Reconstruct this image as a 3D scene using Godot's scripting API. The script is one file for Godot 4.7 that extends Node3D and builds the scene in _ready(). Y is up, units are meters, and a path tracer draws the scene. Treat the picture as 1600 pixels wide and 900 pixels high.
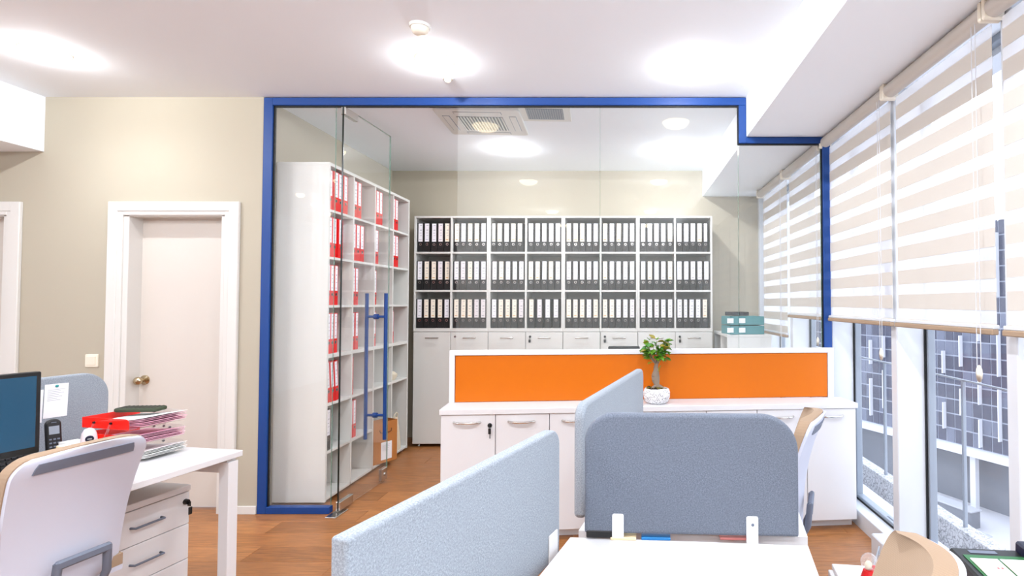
extends Node3D
# A bright office with a glass-walled archive room behind a blue frame. Metres, y up.

var M := {}
var taken := {}
var shared := {}
const CEIL := 2.835
const GLASS_Z := -3.81

# ---------------------------------------------------------------- geometry collector
class Geo:
	var v := PackedVector3Array()
	var n := PackedVector3Array()
	var uv := PackedVector2Array()
	var idx := PackedInt32Array()
	var t := Transform3D.IDENTITY

	func vert(p: Vector3, nn: Vector3, u := Vector2.ZERO) -> int:
		v.append(t * p)
		n.append((t.basis * nn).normalized())
		uv.append(u)
		return v.size() - 1

	func tri(a: int, b: int, c: int) -> void:
		# kept clockwise against the vertex normals
		var g := (v[b] - v[a]).cross(v[c] - v[a])
		if g.dot(n[a] + n[b] + n[c]) > 0.0:
			idx.append_array(PackedInt32Array([a, c, b]))
		else:
			idx.append_array(PackedInt32Array([a, b, c]))

	func quad(a: Vector3, b: Vector3, c: Vector3, d: Vector3, nn: Vector3, uvr := Rect2(0, 0, 1, 1)) -> void:
		var i := vert(a, nn, uvr.position + Vector2(0, uvr.size.y))
		vert(b, nn, uvr.position + uvr.size)
		vert(c, nn, uvr.position + Vector2(uvr.size.x, 0))
		vert(d, nn, uvr.position)
		tri(i, i + 1, i + 2)
		tri(i, i + 2, i + 3)

	func box(c: Vector3, s: Vector3, b := 0.0) -> Geo:
		var h := s * 0.5
		b = minf(b, minf(h.x, minf(h.y, h.z)) * 0.9)
		for ax in 3:
			var a1 := (ax + 1) % 3
			var a2 := (ax + 2) % 3
			for sg in [-1.0, 1.0]:
				var nn := Vector3.ZERO
				nn[ax] = sg
				var p := []
				for k in [[-1, -1], [1, -1], [1, 1], [-1, 1]]:
					var q := Vector3.ZERO
					q[ax] = sg * h[ax]
					q[a1] = k[0] * (h[a1] - b)
					q[a2] = k[1] * (h[a2] - b)
					p.append(c + q)
				quad(p[0], p[1], p[2], p[3], nn)
		if b > 0.0:
			for ax in 3:
				var a1 := (ax + 1) % 3
				var a2 := (ax + 2) % 3
				for s1 in [-1.0, 1.0]:
					for s2 in [-1.0, 1.0]:
						var nn := Vector3.ZERO
						nn[a1] = s1
						nn[a2] = s2
						var p := []
						for k in [[-1, 0], [1, 0], [1, 1], [-1, 1]]:
							var q := Vector3.ZERO
							q[ax] = k[0] * (h[ax] - b)
							q[a1] = s1 * (h[a1] - (b if k[1] == 1 else 0.0))
							q[a2] = s2 * (h[a2] - (0.0 if k[1] == 1 else b))
							p.append(c + q)
						quad(p[0], p[1], p[2], p[3], nn.normalized())
			for sx in [-1.0, 1.0]:
				for sy in [-1.0, 1.0]:
					for sz in [-1.0, 1.0]:
						var sg := Vector3(sx, sy, sz)
						var i := 0
						for ax in 3:
							var q := Vector3.ZERO
							for k in 3:
								q[k] = sg[k] * (h[k] - (0.0 if k == ax else b))
							i = vert(c + q, sg.normalized())
						tri(i - 2, i - 1, i)
		return self

	func beam(a: Vector3, b: Vector3, w: float, h: float, bev := 0.0) -> Geo:
		# a box from a to b
		var keep := t
		var d := b - a
		var up := Vector3.UP if absf(d.normalized().y) < 0.95 else Vector3.RIGHT
		t = t * Transform3D(Basis.looking_at(d, up), (a + b) * 0.5)
		box(Vector3.ZERO, Vector3(w, h, d.length()), bev)
		t = keep
		return self

	func plate(w: float, h: float, d: float, rad: Array, edge := 0.002, steps := 2, seg := 8) -> Geo:
		# rounded rectangle in XY (radii: top left, top right, bottom right, bottom left), thickness d along Z, softened edges
		var rings := []
		for k in range(steps + 1):
			rings.append(PI / 2 * (1.0 - float(k) / steps))
		var all := []
		for side in [1.0, -1.0]:
			var list := rings.duplicate()
			if side < 0.0:
				list.reverse()
			for th in list:
				all.append([edge * (1.0 - cos(th)), side * (d * 0.5 - edge + edge * sin(th)), side * sin(th), cos(th)])
		var base := v.size()
		var cnt := 0
		for r in all:
			var o := outline(w, h, rad, r[0], seg)
			cnt = o.size()
			for q in o:
				vert(Vector3(q[0].x, q[0].y, r[1]), Vector3(q[1].x * r[3], q[1].y * r[3], r[2]), Vector2(q[0].x / w + 0.5, 0.5 - q[0].y / h))
		for k in range(all.size() - 1):
			for j in cnt:
				var a := base + k * cnt + j
				var b := base + k * cnt + (j + 1) % cnt
				tri(a, b, b + cnt)
				tri(a, b + cnt, a + cnt)
		for last in [0, all.size() - 1]:
			var c := vert(Vector3(0, 0, all[last][1]), Vector3(0, 0, signf(all[last][1])), Vector2(0.5, 0.5))
			var first := -1
			var prev := -1
			for j in cnt:
				var p := v[base + last * cnt + j]
				var i := v.size()
				v.append(p)
				n.append(n[c])
				uv.append(uv[base + last * cnt + j])
				if prev >= 0:
					tri(c, prev, i)
				else:
					first = i
				prev = i
			tri(c, prev, first)
		return self

	func outline(w: float, h: float, rad: Array, inset: float, seg: int) -> Array:
		var o := []
		var cs := [[Vector2(-1, 1), PI / 2], [Vector2(-1, -1), PI], [Vector2(1, -1), PI * 1.5], [Vector2(1, 1), 0.0]]
		var rr := [rad[0], rad[3], rad[2], rad[1]]
		for k in 4:
			var r: float = maxf(rr[k], inset + 0.0002)
			var c: Vector2 = cs[k][0] * Vector2(w * 0.5 - r, h * 0.5 - r)
			for j in range(seg + 1):
				var a: float = cs[k][1] + PI / 2 * j / seg
				var dir := Vector2(cos(a), sin(a))
				o.append([c + dir * (r - inset), dir])
		return o

	func lathe(prof: Array, seg := 24, c := Vector3.ZERO) -> Geo:
		# prof: [radius, y] from the bottom up; rows are split where the profile turns sharply
		for k in range(prof.size() - 1):
			var r0: float = prof[k][0]
			var y0: float = prof[k][1]
			var r1: float = prof[k + 1][0]
			var y1: float = prof[k + 1][1]
			var me := Vector2(y1 - y0, r0 - r1).normalized()
			var na := me
			var nb := me
			if k > 0:
				var pr := Vector2(y0 - float(prof[k - 1][1]), float(prof[k - 1][0]) - r0).normalized()
				if pr.dot(me) > 0.6:
					na = (pr + me).normalized()
			if k < prof.size() - 2:
				var nx := Vector2(float(prof[k + 2][1]) - y1, r1 - float(prof[k + 2][0])).normalized()
				if nx.dot(me) > 0.6:
					nb = (nx + me).normalized()
			var base := v.size()
			for j in range(seg + 1):
				var a := TAU * j / seg
				var d := Vector3(cos(a), 0, sin(a))
				vert(c + d * r0 + Vector3(0, y0, 0), d * na.x + Vector3(0, na.y, 0), Vector2(float(j) / seg, float(k) / prof.size()))
				vert(c + d * r1 + Vector3(0, y1, 0), d * nb.x + Vector3(0, nb.y, 0), Vector2(float(j) / seg, float(k + 1) / prof.size()))
			for j in seg:
				var i := base + j * 2
				if r0 > 1e-5:
					tri(i, i + 2, i + 1)
				if r1 > 1e-5:
					tri(i + 2, i + 3, i + 1)
		return self

	func ball(c: Vector3, r: Vector3, seg := 16) -> Geo:
		var keep := t
		t = t * Transform3D(Basis.from_scale(r), c)
		var p := []
		for k in range(seg / 2 + 1):
			var a := -PI / 2 + PI * k / (seg / 2)
			p.append([maxf(cos(a), 0.0), sin(a)])
		lathe(p, seg)
		t = keep
		return self

	func tube(path: Array, r: float, seg := 8, r_end := -1.0) -> Geo:
		var fr := Basis.IDENTITY
		var base := v.size()
		var up := Vector3.UP
		for k in path.size():
			var d: Vector3 = (path[mini(k + 1, path.size() - 1)] - path[maxi(k - 1, 0)]).normalized()
			if k == 0 and absf(d.y) > 0.9:
				up = Vector3.RIGHT
			var x := up.cross(d).normalized()
			up = d.cross(x).normalized()
			var rad := r if r_end < 0.0 else lerpf(r, r_end, float(k) / (path.size() - 1))
			for j in seg:
				var a := TAU * j / seg
				var o := x * cos(a) + up * sin(a)
				vert(path[k] + o * rad, o)
			if k == 0 or k == path.size() - 1:
				var f := Vector3(-d if k == 0 else d)
				var c := vert(path[k], f)
				var ring := []
				for j in seg:
					var a := TAU * j / seg
					ring.append(vert(path[k] + (x * cos(a) + up * sin(a)) * rad, f))
				for j in seg:
					tri(c, ring[j], ring[(j + 1) % seg])
		var step := seg
		for k in range(path.size() - 1):
			var a0 := base if k == 0 else base + seg + seg + 1 + (k - 1) * seg
			var a1 := base + seg + seg + 1 + k * seg
			for j in step:
				var q := (j + 1) % seg
				tri(a0 + j, a0 + q, a1 + q)
				tri(a0 + j, a1 + q, a1 + j)
		return self

	func skin(front: Callable, back: Callable, nu: int, nv: int) -> Geo:
		# two surfaces over (u, v) in 0..1, joined along their rim
		var ids := []
		for f in [front, back]:
			var base := v.size()
			var pts := []
			for j in range(nv + 1):
				for i in range(nu + 1):
					pts.append(f.call(float(i) / nu, float(j) / nv))
			for j in range(nv + 1):
				for i in range(nu + 1):
					var dx: Vector3 = pts[j * (nu + 1) + mini(i + 1, nu)] - pts[j * (nu + 1) + maxi(i - 1, 0)]
					var dy: Vector3 = pts[mini(j + 1, nv) * (nu + 1) + i] - pts[maxi(j - 1, 0) * (nu + 1) + i]
					var nn := dx.cross(dy).normalized()
					if f == back:
						nn = -nn
					vert(pts[j * (nu + 1) + i], nn)
			for j in nv:
				for i in nu:
					var a := base + j * (nu + 1) + i
					tri(a, a + 1, a + nu + 2)
					tri(a, a + nu + 2, a + nu + 1)
			ids.append(base)
		var rim := []
		for i in nu:
			rim.append(i)
		for j in nv:
			rim.append(j * (nu + 1) + nu)
		for i in nu:
			rim.append(nv * (nu + 1) + nu - i)
		for j in nv:
			rim.append((nv - j) * (nu + 1))
		var mid := Vector3.ZERO
		for k in rim:
			mid += t.affine_inverse() * v[ids[0] + k]
		mid /= rim.size()
		for k in rim.size():
			var a: Vector3 = t.affine_inverse() * v[ids[0] + rim[k]]
			var b: Vector3 = t.affine_inverse() * v[ids[0] + rim[(k + 1) % rim.size()]]
			var c: Vector3 = t.affine_inverse() * v[ids[1] + rim[(k + 1) % rim.size()]]
			var d: Vector3 = t.affine_inverse() * v[ids[1] + rim[k]]
			var nn := (b - a).cross(d - a).normalized()
			if nn.length() < 0.5:
				continue
			if nn.dot((a + b) * 0.5 - mid) < 0.0:
				nn = -nn
			quad(a, b, c, d, nn)
		return self

	func poly(pts: PackedVector2Array, y0: float, y1: float) -> Geo:
		# upright prism over a polygon given as (x, z)
		var mid := Vector2.ZERO
		for p in pts:
			mid += p / pts.size()
		var tris := Geometry2D.triangulate_polygon(pts)
		for y in [y0, y1]:
			var base := v.size()
			for p in pts:
				vert(Vector3(p.x, y, p.y), Vector3(0, 1 if y == y1 else -1, 0))
			for k in range(0, tris.size(), 3):
				tri(base + tris[k], base + tris[k + 1], base + tris[k + 2])
		for k in pts.size():
			var a := pts[k]
			var b := pts[(k + 1) % pts.size()]
			var d := (b - a).orthogonal().normalized()
			if d.dot((a + b) * 0.5 - mid) < 0.0:
				d = -d
			quad(Vector3(a.x, y0, a.y), Vector3(b.x, y0, b.y), Vector3(b.x, y1, b.y), Vector3(a.x, y1, a.y), Vector3(d.x, 0, d.y))
		return self

	func turned(tr: Transform3D) -> Geo:
		t = tr
		return self

	func mesh() -> ArrayMesh:
		var a := []
		a.resize(Mesh.ARRAY_MAX)
		a[Mesh.ARRAY_VERTEX] = v
		a[Mesh.ARRAY_NORMAL] = n
		a[Mesh.ARRAY_TEX_UV] = uv
		a[Mesh.ARRAY_INDEX] = idx
		var m := ArrayMesh.new()
		m.add_surface_from_arrays(Mesh.PRIMITIVE_TRIANGLES, a)
		return m

# ---------------------------------------------------------------- scene helpers
func numbered(called: String, parent: Node) -> String:
	var key := str(parent.get_instance_id()) + called
	var k: int = taken.get(key, 0)
	taken[key] = k + 1
	return called if k == 0 else "%s_%03d" % [called, k]

func put(called: String, g, mat: Material, parent: Node = null, at := Transform3D.IDENTITY) -> MeshInstance3D:
	var p := parent if parent else self
	var o := MeshInstance3D.new()
	o.mesh = g.mesh() if g is Geo else g
	o.material_override = mat
	o.name = numbered(called, p)
	o.transform = at
	o.cast_shadow = GeometryInstance3D.SHADOW_CASTING_SETTING_ON
	p.add_child(o, true)
	return o

func tag(o: Node, label: String, category: String, group := "") -> Node:
	o.set_meta("label", label)
	o.set_meta("category", category)
	if group:
		o.set_meta("group", group)
	return o

func thing(called: String, label: String, category: String, at := Vector3.ZERO, turn := 0.0, group := "") -> Node3D:
	var o := Node3D.new()
	o.name = numbered(called, self)
	o.position = at
	o.rotation_degrees.y = turn
	add_child(o, true)
	tag(o, label, category, group)
	return o

func struct(called: String, g, mat: Material, parent: Node = null) -> MeshInstance3D:
	var o := put(called, g, mat, parent)
	if parent == null:
		o.set_meta("kind", "structure")
	return o

func struct_root(called: String, at := Vector3.ZERO, turn := 0.0) -> Node3D:
	var o := Node3D.new()
	o.name = numbered(called, self)
	o.position = at
	o.rotation_degrees.y = turn
	add_child(o, true)
	o.set_meta("kind", "structure")
	return o

func once(key: String, make: Callable) -> Mesh:
	if not shared.has(key):
		shared[key] = make.call().mesh()
	return shared[key]

func bx(c: Vector3, s: Vector3, b := 0.0) -> Geo:
	return Geo.new().box(c, s, b)

func span(x0: float, x1: float, y0: float, y1: float, z0: float, z1: float, b := 0.0) -> Geo:
	return Geo.new().box(Vector3((x0 + x1) / 2, (y0 + y1) / 2, (z0 + z1) / 2), Vector3(absf(x1 - x0), absf(y1 - y0), absf(z1 - z0)), b)

# ---------------------------------------------------------------- materials
func mat(called: String, c: Color, rough := 0.5, metal := 0.0) -> StandardMaterial3D:
	var m := StandardMaterial3D.new()
	m.resource_name = called
	m.albedo_color = c
	m.roughness = rough
	m.metallic = metal
	M[called] = m
	return m

func clear(called: String, c: Color, rough := 0.02) -> StandardMaterial3D:
	var m := mat(called, c, rough)
	m.transparency = BaseMaterial3D.TRANSPARENCY_ALPHA
	return m

func grain(called: String, w: int, h: int, f: Callable) -> ImageTexture:
	var im := Image.create(w, h, false, Image.FORMAT_RGB8)
	for y in h:
		for x in w:
			im.set_pixel(x, y, f.call(x, y))
	return ImageTexture.create_from_image(im)

func wrap_noise(nz: FastNoiseLite, x: float, y: float, w: float, h: float) -> float:
	# seamless two-dimensional noise
	var u := x / w
	var t := y / h
	var a := lerpf(nz.get_noise_2d(x, y), nz.get_noise_2d(x - w, y), u)
	var b := lerpf(nz.get_noise_2d(x, y - h), nz.get_noise_2d(x - w, y - h), u)
	return lerpf(a, b, t)

func triplanar(m: StandardMaterial3D, scale: Vector3, world := false) -> void:
	m.uv1_triplanar = true
	m.uv1_world_triplanar = world
	m.uv1_scale = scale
	m.uv1_triplanar_sharpness = 8.0

func make_materials() -> void:
	mat("ceiling_white", Color(0.945, 0.965, 0.985), 0.9)
	mat("rear_paint", Color(0.62, 0.60, 0.58), 0.9)
	mat("wall_paint", Color(0.71, 0.68, 0.61), 0.9)
	mat("trim_white", Color(0.86, 0.85, 0.83), 0.4)
	mat("door_white", Color(0.83, 0.80, 0.765), 0.45)
	mat("laminate", Color(0.86, 0.86, 0.865), 0.35)
	mat("laminate_edge", Color(0.88, 0.88, 0.88), 0.4)
	mat("shelf_white", Color(0.86, 0.86, 0.84), 0.45)
	mat("frame_blue", Color(0.0, 0.235, 0.515), 0.42)
	mat("gasket", Color(0.03, 0.03, 0.035), 0.6)
	mat("steel", Color(0.78, 0.77, 0.75), 0.25, 1.0)
	mat("chrome", Color(0.85, 0.84, 0.82), 0.12, 1.0)
	mat("brass", Color(0.74, 0.67, 0.55), 0.16, 1.0)
	mat("black", Color(0.025, 0.025, 0.03), 0.45)
	mat("binder_black", Color(0.035, 0.035, 0.04), 0.5)
	mat("binder_red", Color(0.86, 0.04, 0.05), 0.45)
	mat("dark_grey", Color(0.16, 0.16, 0.18), 0.5)
	mat("mid_grey", Color(0.40, 0.43, 0.49), 0.5)
	mat("shell_white", Color(0.77, 0.785, 0.84), 0.35)
	mat("post_white", Color(0.82, 0.83, 0.845), 0.4)
	mat("window_grey", Color(0.55, 0.58, 0.62), 0.4)
	mat("paper", Color(0.94, 0.94, 0.93), 0.8)
	mat("paper_pink_lit", Color(0.95, 0.72, 0.80), 0.8)  # paper with pink light put into its colour
	mat("orange", Color(0.79, 0.40, 0.0), 0.42).metallic_specular = 0.38
	mat("screen_dark", Color(0.10, 0.27, 0.37), 0.25)
	mat("teal", Color(0.30, 0.55, 0.56), 0.4)
	mat("switch_ivory", Color(0.93, 0.90, 0.83), 0.4)
	mat("kraft", Color(0.72, 0.46, 0.22), 0.8)
	mat("canvas_cloth", Color(0.86, 0.82, 0.73), 0.95)
	mat("cream_box", Color(0.90, 0.82, 0.66), 0.7)
	mat("bottle_white", Color(0.84, 0.78, 0.79), 0.3)
	mat("navy", Color(0.02, 0.04, 0.16), 0.4)
	mat("folder_blue", Color(0.05, 0.45, 0.70), 0.5)
	mat("folder_rose", Color(0.80, 0.50, 0.48), 0.6)
	mat("red_toy", Color(0.80, 0.06, 0.08), 0.4)
	mat("green_edge", Color(0.16, 0.40, 0.22), 0.5)
	mat("pin_teal", Color(0.05, 0.55, 0.55), 0.3)
	mat("wood_brown", Color(0.45, 0.27, 0.12), 0.6)
	mat("pouch_green", Color(0.20, 0.24, 0.16), 0.7)
	mat("leaf_a", Color(0.20, 0.46, 0.08), 0.45)
	mat("leaf_b", Color(0.36, 0.56, 0.10), 0.45)
	mat("leaf_c", Color(0.55, 0.50, 0.12), 0.5)
	for k in ["leaf_a", "leaf_b", "leaf_c"]:
		M[k].backlight_enabled = true
		M[k].backlight = Color(0.35, 0.45, 0.12)
	mat("bark", Color(0.55, 0.49, 0.43), 0.9)
	mat("soil", Color(0.16, 0.12, 0.06), 1.0)
	mat("moss", Color(0.42, 0.38, 0.14), 1.0)
	mat("concrete", Color(0.66, 0.66, 0.68), 0.9)
	mat("concrete_dark", Color(0.42, 0.43, 0.46), 0.9)
	mat("paving", Color(0.80, 0.79, 0.80), 0.9)
	mat("facade_frame", Color(0.62, 0.64, 0.70), 0.6)
	mat("facade_pane", Color(0.25, 0.26, 0.33), 0.15)
	mat("facade_pane_pale", Color(0.38, 0.40, 0.47), 0.2)
	mat("fin_white", Color(0.84, 0.84, 0.86), 0.6)
	mat("far_wall", Color(0.88, 0.88, 0.86), 0.9)
	clear("glass", Color(0.95, 0.99, 0.97, 0.03), 0.0).metallic_specular = 0.37
	clear("window_glass", Color(0.97, 0.985, 0.99, 0.02), 0.0).metallic_specular = 0.22
	clear("glass_edge", Color(0.35, 0.60, 0.52, 0.45), 0.05)
	mat("glass_edge_dark", Color(0.04, 0.09, 0.08), 0.2)
	clear("acrylic", Color(0.95, 0.96, 0.97, 0.10), 0.05)
	clear("acrylic_red", Color(0.98, 0.12, 0.05, 0.80), 0.3)
	clear("globe_glass", Color(0.98, 0.95, 0.93, 0.12), 0.03)
	var lamp := mat("lamp_glow", Color(1, 0.97, 0.90), 0.5)
	lamp.emission_enabled = true
	lamp.emission = Color(1.0, 0.93, 0.78)
	lamp.emission_energy_multiplier = 9.0
	var band := mat("blind_opaque", Color(0.79, 0.765, 0.73), 0.95)
	band.backlight_enabled = true
	band.backlight = Color(0.16, 0.155, 0.15)
	var sheer := mat("blind_sheer", Color(0.95, 0.95, 0.96, 0.42), 0.95)
	sheer.transparency = BaseMaterial3D.TRANSPARENCY_ALPHA
	sheer.backlight_enabled = true
	sheer.backlight = Color(0.8, 0.8, 0.8)

	# heathered felt of the desk screens
	var rng := RandomNumberGenerator.new()
	rng.seed = 7
	var nz := FastNoiseLite.new()
	nz.seed = 3
	nz.frequency = 0.16
	var felt := grain("felt", 256, 256, func(x, y):
		var s: float = 0.80 + 0.20 * wrap_noise(nz, x, y, 256, 256) + rng.randf_range(-0.09, 0.09)
		return Color(s, s, s).clamp())
	for d in [["felt_grey", Color(0.51, 0.545, 0.605)], ["felt_lit", Color(0.71, 0.75, 0.79)]]:  # second tone: the same felt with brighter light put into its colour
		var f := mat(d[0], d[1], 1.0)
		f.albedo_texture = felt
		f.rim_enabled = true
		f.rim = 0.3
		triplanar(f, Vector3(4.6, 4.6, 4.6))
	# woven seat cloth
	var weave := grain("weave", 64, 64, func(x, y):
		var s: float = 0.93 + 0.07 * sin(x * TAU / 8.0) * sin(y * TAU / 8.0)
		return Color(s, s, s))
	var cl := mat("beige_cloth", Color(0.66, 0.56, 0.46), 0.95)
	cl.albedo_texture = weave
	cl.rim_enabled = true
	cl.rim = 0.3
	triplanar(cl, Vector3(24, 24, 24))
	# laminate floor: streaks along x
	nz.frequency = 0.02
	var n2 := FastNoiseLite.new()
	n2.seed = 11
	n2.frequency = 0.05
	var wood := grain("wood", 256, 256, func(x, y):
		var a := wrap_noise(nz, x * 1.0, y * 14.0, 256, 256 * 14.0)
		var b := wrap_noise(n2, x * 0.8, y * 22.0, 256 * 0.8, 256 * 22.0)
		var s: float = 0.84 + 0.26 * a + 0.14 * b
		return Color(s, s * (0.97 + 0.03 * s), s * (0.94 + 0.05 * s)).clamp())
	var tones := [Color(0.76, 0.50, 0.28), Color(0.70, 0.455, 0.245), Color(0.80, 0.535, 0.31), Color(0.74, 0.49, 0.28)]
	for k in 4:
		var w := mat("plank_%d" % k, tones[k], 0.38)
		w.albedo_texture = wood
		triplanar(w, Vector3(0.8, 1.0, 1.0), true)
		w.uv1_offset = Vector3(0.37 * k, 0.0, 0.21 * k)
	# stones
	nz.frequency = 0.03
	nz.fractal_octaves = 4
	var vein := grain("vein", 256, 256, func(x, y):
		var a: float = absf(wrap_noise(nz, x, y, 256, 256))
		var s: float = 0.62 + 0.38 * smoothstep(0.0, 0.13, a)
		return Color(s, s, s * 1.01).clamp())
	var mb := mat("marble", Color(0.80, 0.80, 0.81), 0.5)
	mb.albedo_texture = vein
	triplanar(mb, Vector3(2.5, 2.5, 2.5), true)
	var speck := grain("speck", 128, 128, func(x, y):
		var a: float = absf(wrap_noise(nz, x * 1.4, y * 1.4, 179.2, 179.2))
		var s: float = 0.45 + 0.55 * smoothstep(0.0, 0.07, a)
		return Color(s, s, s).clamp())
	var pot := mat("stone_white", Color(0.93, 0.93, 0.94), 0.8)
	pot.albedo_texture = speck
	triplanar(pot, Vector3(9, 9, 9))
	# spine labels: a few grey lines of typing
	for d in [["spine_cool", Color(0.95, 0.95, 0.97), Color(0.75, 0.75, 0.8)], ["spine_warm", Color(0.97, 0.94, 0.87), Color(0.85, 0.62, 0.25)], ["spine_pale", Color(0.93, 0.91, 0.92), Color(0.6, 0.6, 0.65)]]:
		var im := Image.create(32, 128, false, Image.FORMAT_RGB8)
		im.fill(d[1])
		for y in [14, 44, 48, 66, 84]:
			im.fill_rect(Rect2i(8 + y % 5, y, 14, 2), Color(0.55, 0.55, 0.6))
		im.fill_rect(Rect2i(6, 112, 18, 4), d[2])
		im.fill_rect(Rect2i(0, 0, 32, 1), Color(0.7, 0.7, 0.7))
		var sp := mat(d[0], Color.WHITE, 0.6)
		sp.albedo_texture = ImageTexture.create_from_image(im)
	# a typed note
	var nt := Image.create(64, 96, false, Image.FORMAT_RGB8)
	nt.fill(Color(0.96, 0.96, 0.97))
	for k in 7:
		nt.fill_rect(Rect2i(8, 16 + k * 5, 48 - (k * 13) % 22, 1), Color(0.55, 0.57, 0.62))
	mat("note", Color.WHITE, 0.8).albedo_texture = ImageTexture.create_from_image(nt)
	# food leaflets: white card, a dish in warm colours at the foot
	for k in 2:
		var lf := Image.create(96, 128, false, Image.FORMAT_RGB8)
		lf.fill(Color(0.96, 0.96, 0.95))
		for j in 3:
			lf.fill_rect(Rect2i(20, 14 + j * 8, 34 - j * 6, 2), Color(0.6, 0.62, 0.6))
		for j in 2:
			lf.fill_rect(Rect2i(60 + j * 14, 34, 8, 6), Color(0.85, 0.2, 0.2))
		for y in range(62, 122):
			for x in range(6, 90):
				var q := Vector2((x - 48) / 40.0, (y - 92) / 26.0)
				if q.length() < 1.0:
					var w := nz.get_noise_2d(x * 5.0 + k * 400, y * 5.0)
					lf.set_pixel(x, y, Color(0.78, 0.30, 0.16) if w > 0.1 else Color(0.88, 0.72, 0.30) if w > -0.1 else Color(0.42, 0.52, 0.18) if w > -0.25 else Color(0.90, 0.84, 0.72))
		mat("leaflet_%d" % k, Color.WHITE, 0.35).albedo_texture = ImageTexture.create_from_image(lf)

# ---------------------------------------------------------------- start
func _ready() -> void:
	var cam := Camera3D.new()
	cam.name = "camera"
	cam.projection = Camera3D.PROJECTION_FRUSTUM
	cam.near = 0.05
	cam.far = 400.0
	cam.size = 0.05 * 900.0 / 870.0
	cam.frustum_offset = Vector2(-0.05 * 175.0 / 870.0, 0.0)
	cam.position = Vector3(0, 1.42, 0)
	cam.rotation = Vector3(0.027, 0, 0)
	add_child(cam)
	cam.current = true

	var env := Environment.new()
	var sky_mat := ProceduralSkyMaterial.new()
	sky_mat.sky_top_color = Color(0.84, 0.89, 0.97)
	sky_mat.sky_horizon_color = Color(0.96, 0.975, 1.0)
	sky_mat.ground_horizon_color = Color(0.80, 0.82, 0.84)
	sky_mat.ground_bottom_color = Color(0.55, 0.56, 0.58)
	sky_mat.sky_energy_multiplier = SKY
	sky_mat.ground_energy_multiplier = SKY
	var sky := Sky.new()
	sky.sky_material = sky_mat
	env.background_mode = Environment.BG_SKY
	env.sky = sky
	env.tonemap_mode = Environment.TONE_MAPPER_LINEAR
	env.tonemap_exposure = EXPOSURE
	env.sdfgi_enabled = true
	env.ssao_enabled = true
	env.ssil_enabled = true
	var we := WorldEnvironment.new()
	we.name = "world_environment"
	we.environment = env
	add_child(we)

	make_materials()
	build_shell()
	build_windows()
	build_doors()
	build_glass_front()
	build_outside()
	build_ceiling_fittings()
	build_archive_shelf()
	build_back_bookcase()
	build_counter()
	build_near_desks()
	build_side_desk()
	build_chairs()
	build_small_things()

const SKY := 1.62
const EXPOSURE := 1.28
const LAMP := 1.5

# ---------------------------------------------------------------- room
func build_shell() -> void:
	# floor: a slab with the planks in view laid on it one by one
	var fl := struct_root("floor")
	put("screed", span(-5.7, 1.62, -0.25, -0.012, -6.1, 3.2), M.plank_0, fl)
	var rng := RandomNumberGenerator.new()
	rng.seed = 5
	var row := 0
	var z := -5.92
	var spare: Geo = Geo.new()
	while z < 3.0:
		var x := -5.5 - rng.randf() * 1.1
		while x < 1.49:
			var x1 := minf(x + 1.2, 1.49)
			var x0 := maxf(x, -5.5)
			if x1 > x0 + 0.05:
				var seen := z < -1.4 and x1 > -3.3 and x1 > z * 1.05
				if seen:
					put("plank", span(x0 + 0.0008, x1 - 0.0008, -0.012, 0.0, z + 0.0008, z + 0.1872, 0.0009), M["plank_%d" % rng.randi_range(0, 3)], fl)
				else:
					spare.box(Vector3((x0 + x1) / 2, -0.006, z + 0.094), Vector3(x1 - x0 - 0.0016, 0.012, 0.1864))
			x += 1.2
		z += 0.188
		row += 1
	put("plank_field", spare, M.plank_1, fl).set_meta("kind", "stuff")

	struct("ceiling", span(-5.7, 1.75, CEIL, CEIL + 0.2, -6.1, 3.2), M.ceiling_white)
	# lowered strip of ceiling along the windows
	struct("ceiling_bulkhead", span(0.84, 1.75, 2.56, CEIL, -5.93, 3.0), M.ceiling_white)
	# boxed beam over the doors
	struct("ceiling_beam", span(-4.60, -3.975, 2.457, CEIL, -3.79, -1.9), M.ceiling_white)
	struct("wall_back", span(-2.62, 1.75, 0, CEIL, -6.08, -5.93), M.wall_paint)
	struct("wall_archive", span(-2.62, -2.48, 0, CEIL, -5.93, -3.835), M.wall_paint)
	struct("wall_left", span(-5.65, -5.5, 0, CEIL, -3.79, 3.0), M.ceiling_white)
	struct("wall_rear", span(-5.65, 1.75, 0, CEIL, 3.0, 3.15), M.rear_paint)
	# wall with the two doors
	var g := Geo.new()
	for r in [[-5.65, -4.89, 0.0, CEIL], [-4.89, -4.20, 2.02, CEIL], [-4.20, -3.41, 0.0, CEIL], [-3.41, -2.715, 2.02, CEIL], [-2.715, -2.475, 0.0, CEIL]]:
		g.box(Vector3((r[0] + r[1]) / 2, (r[2] + r[3]) / 2, -3.865), Vector3(r[1] - r[0], r[3] - r[2], 0.15))
	struct("wall_doors", g, M.wall_paint)
	for d in [["baseboard_middle", -2.615, -2.475], ["baseboard_doors", -4.10, -3.51]]:
		struct(d[0], span(d[1], d[2], 0, 0.055, -3.79, -3.777, 0.003), M.trim_white)

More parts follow.
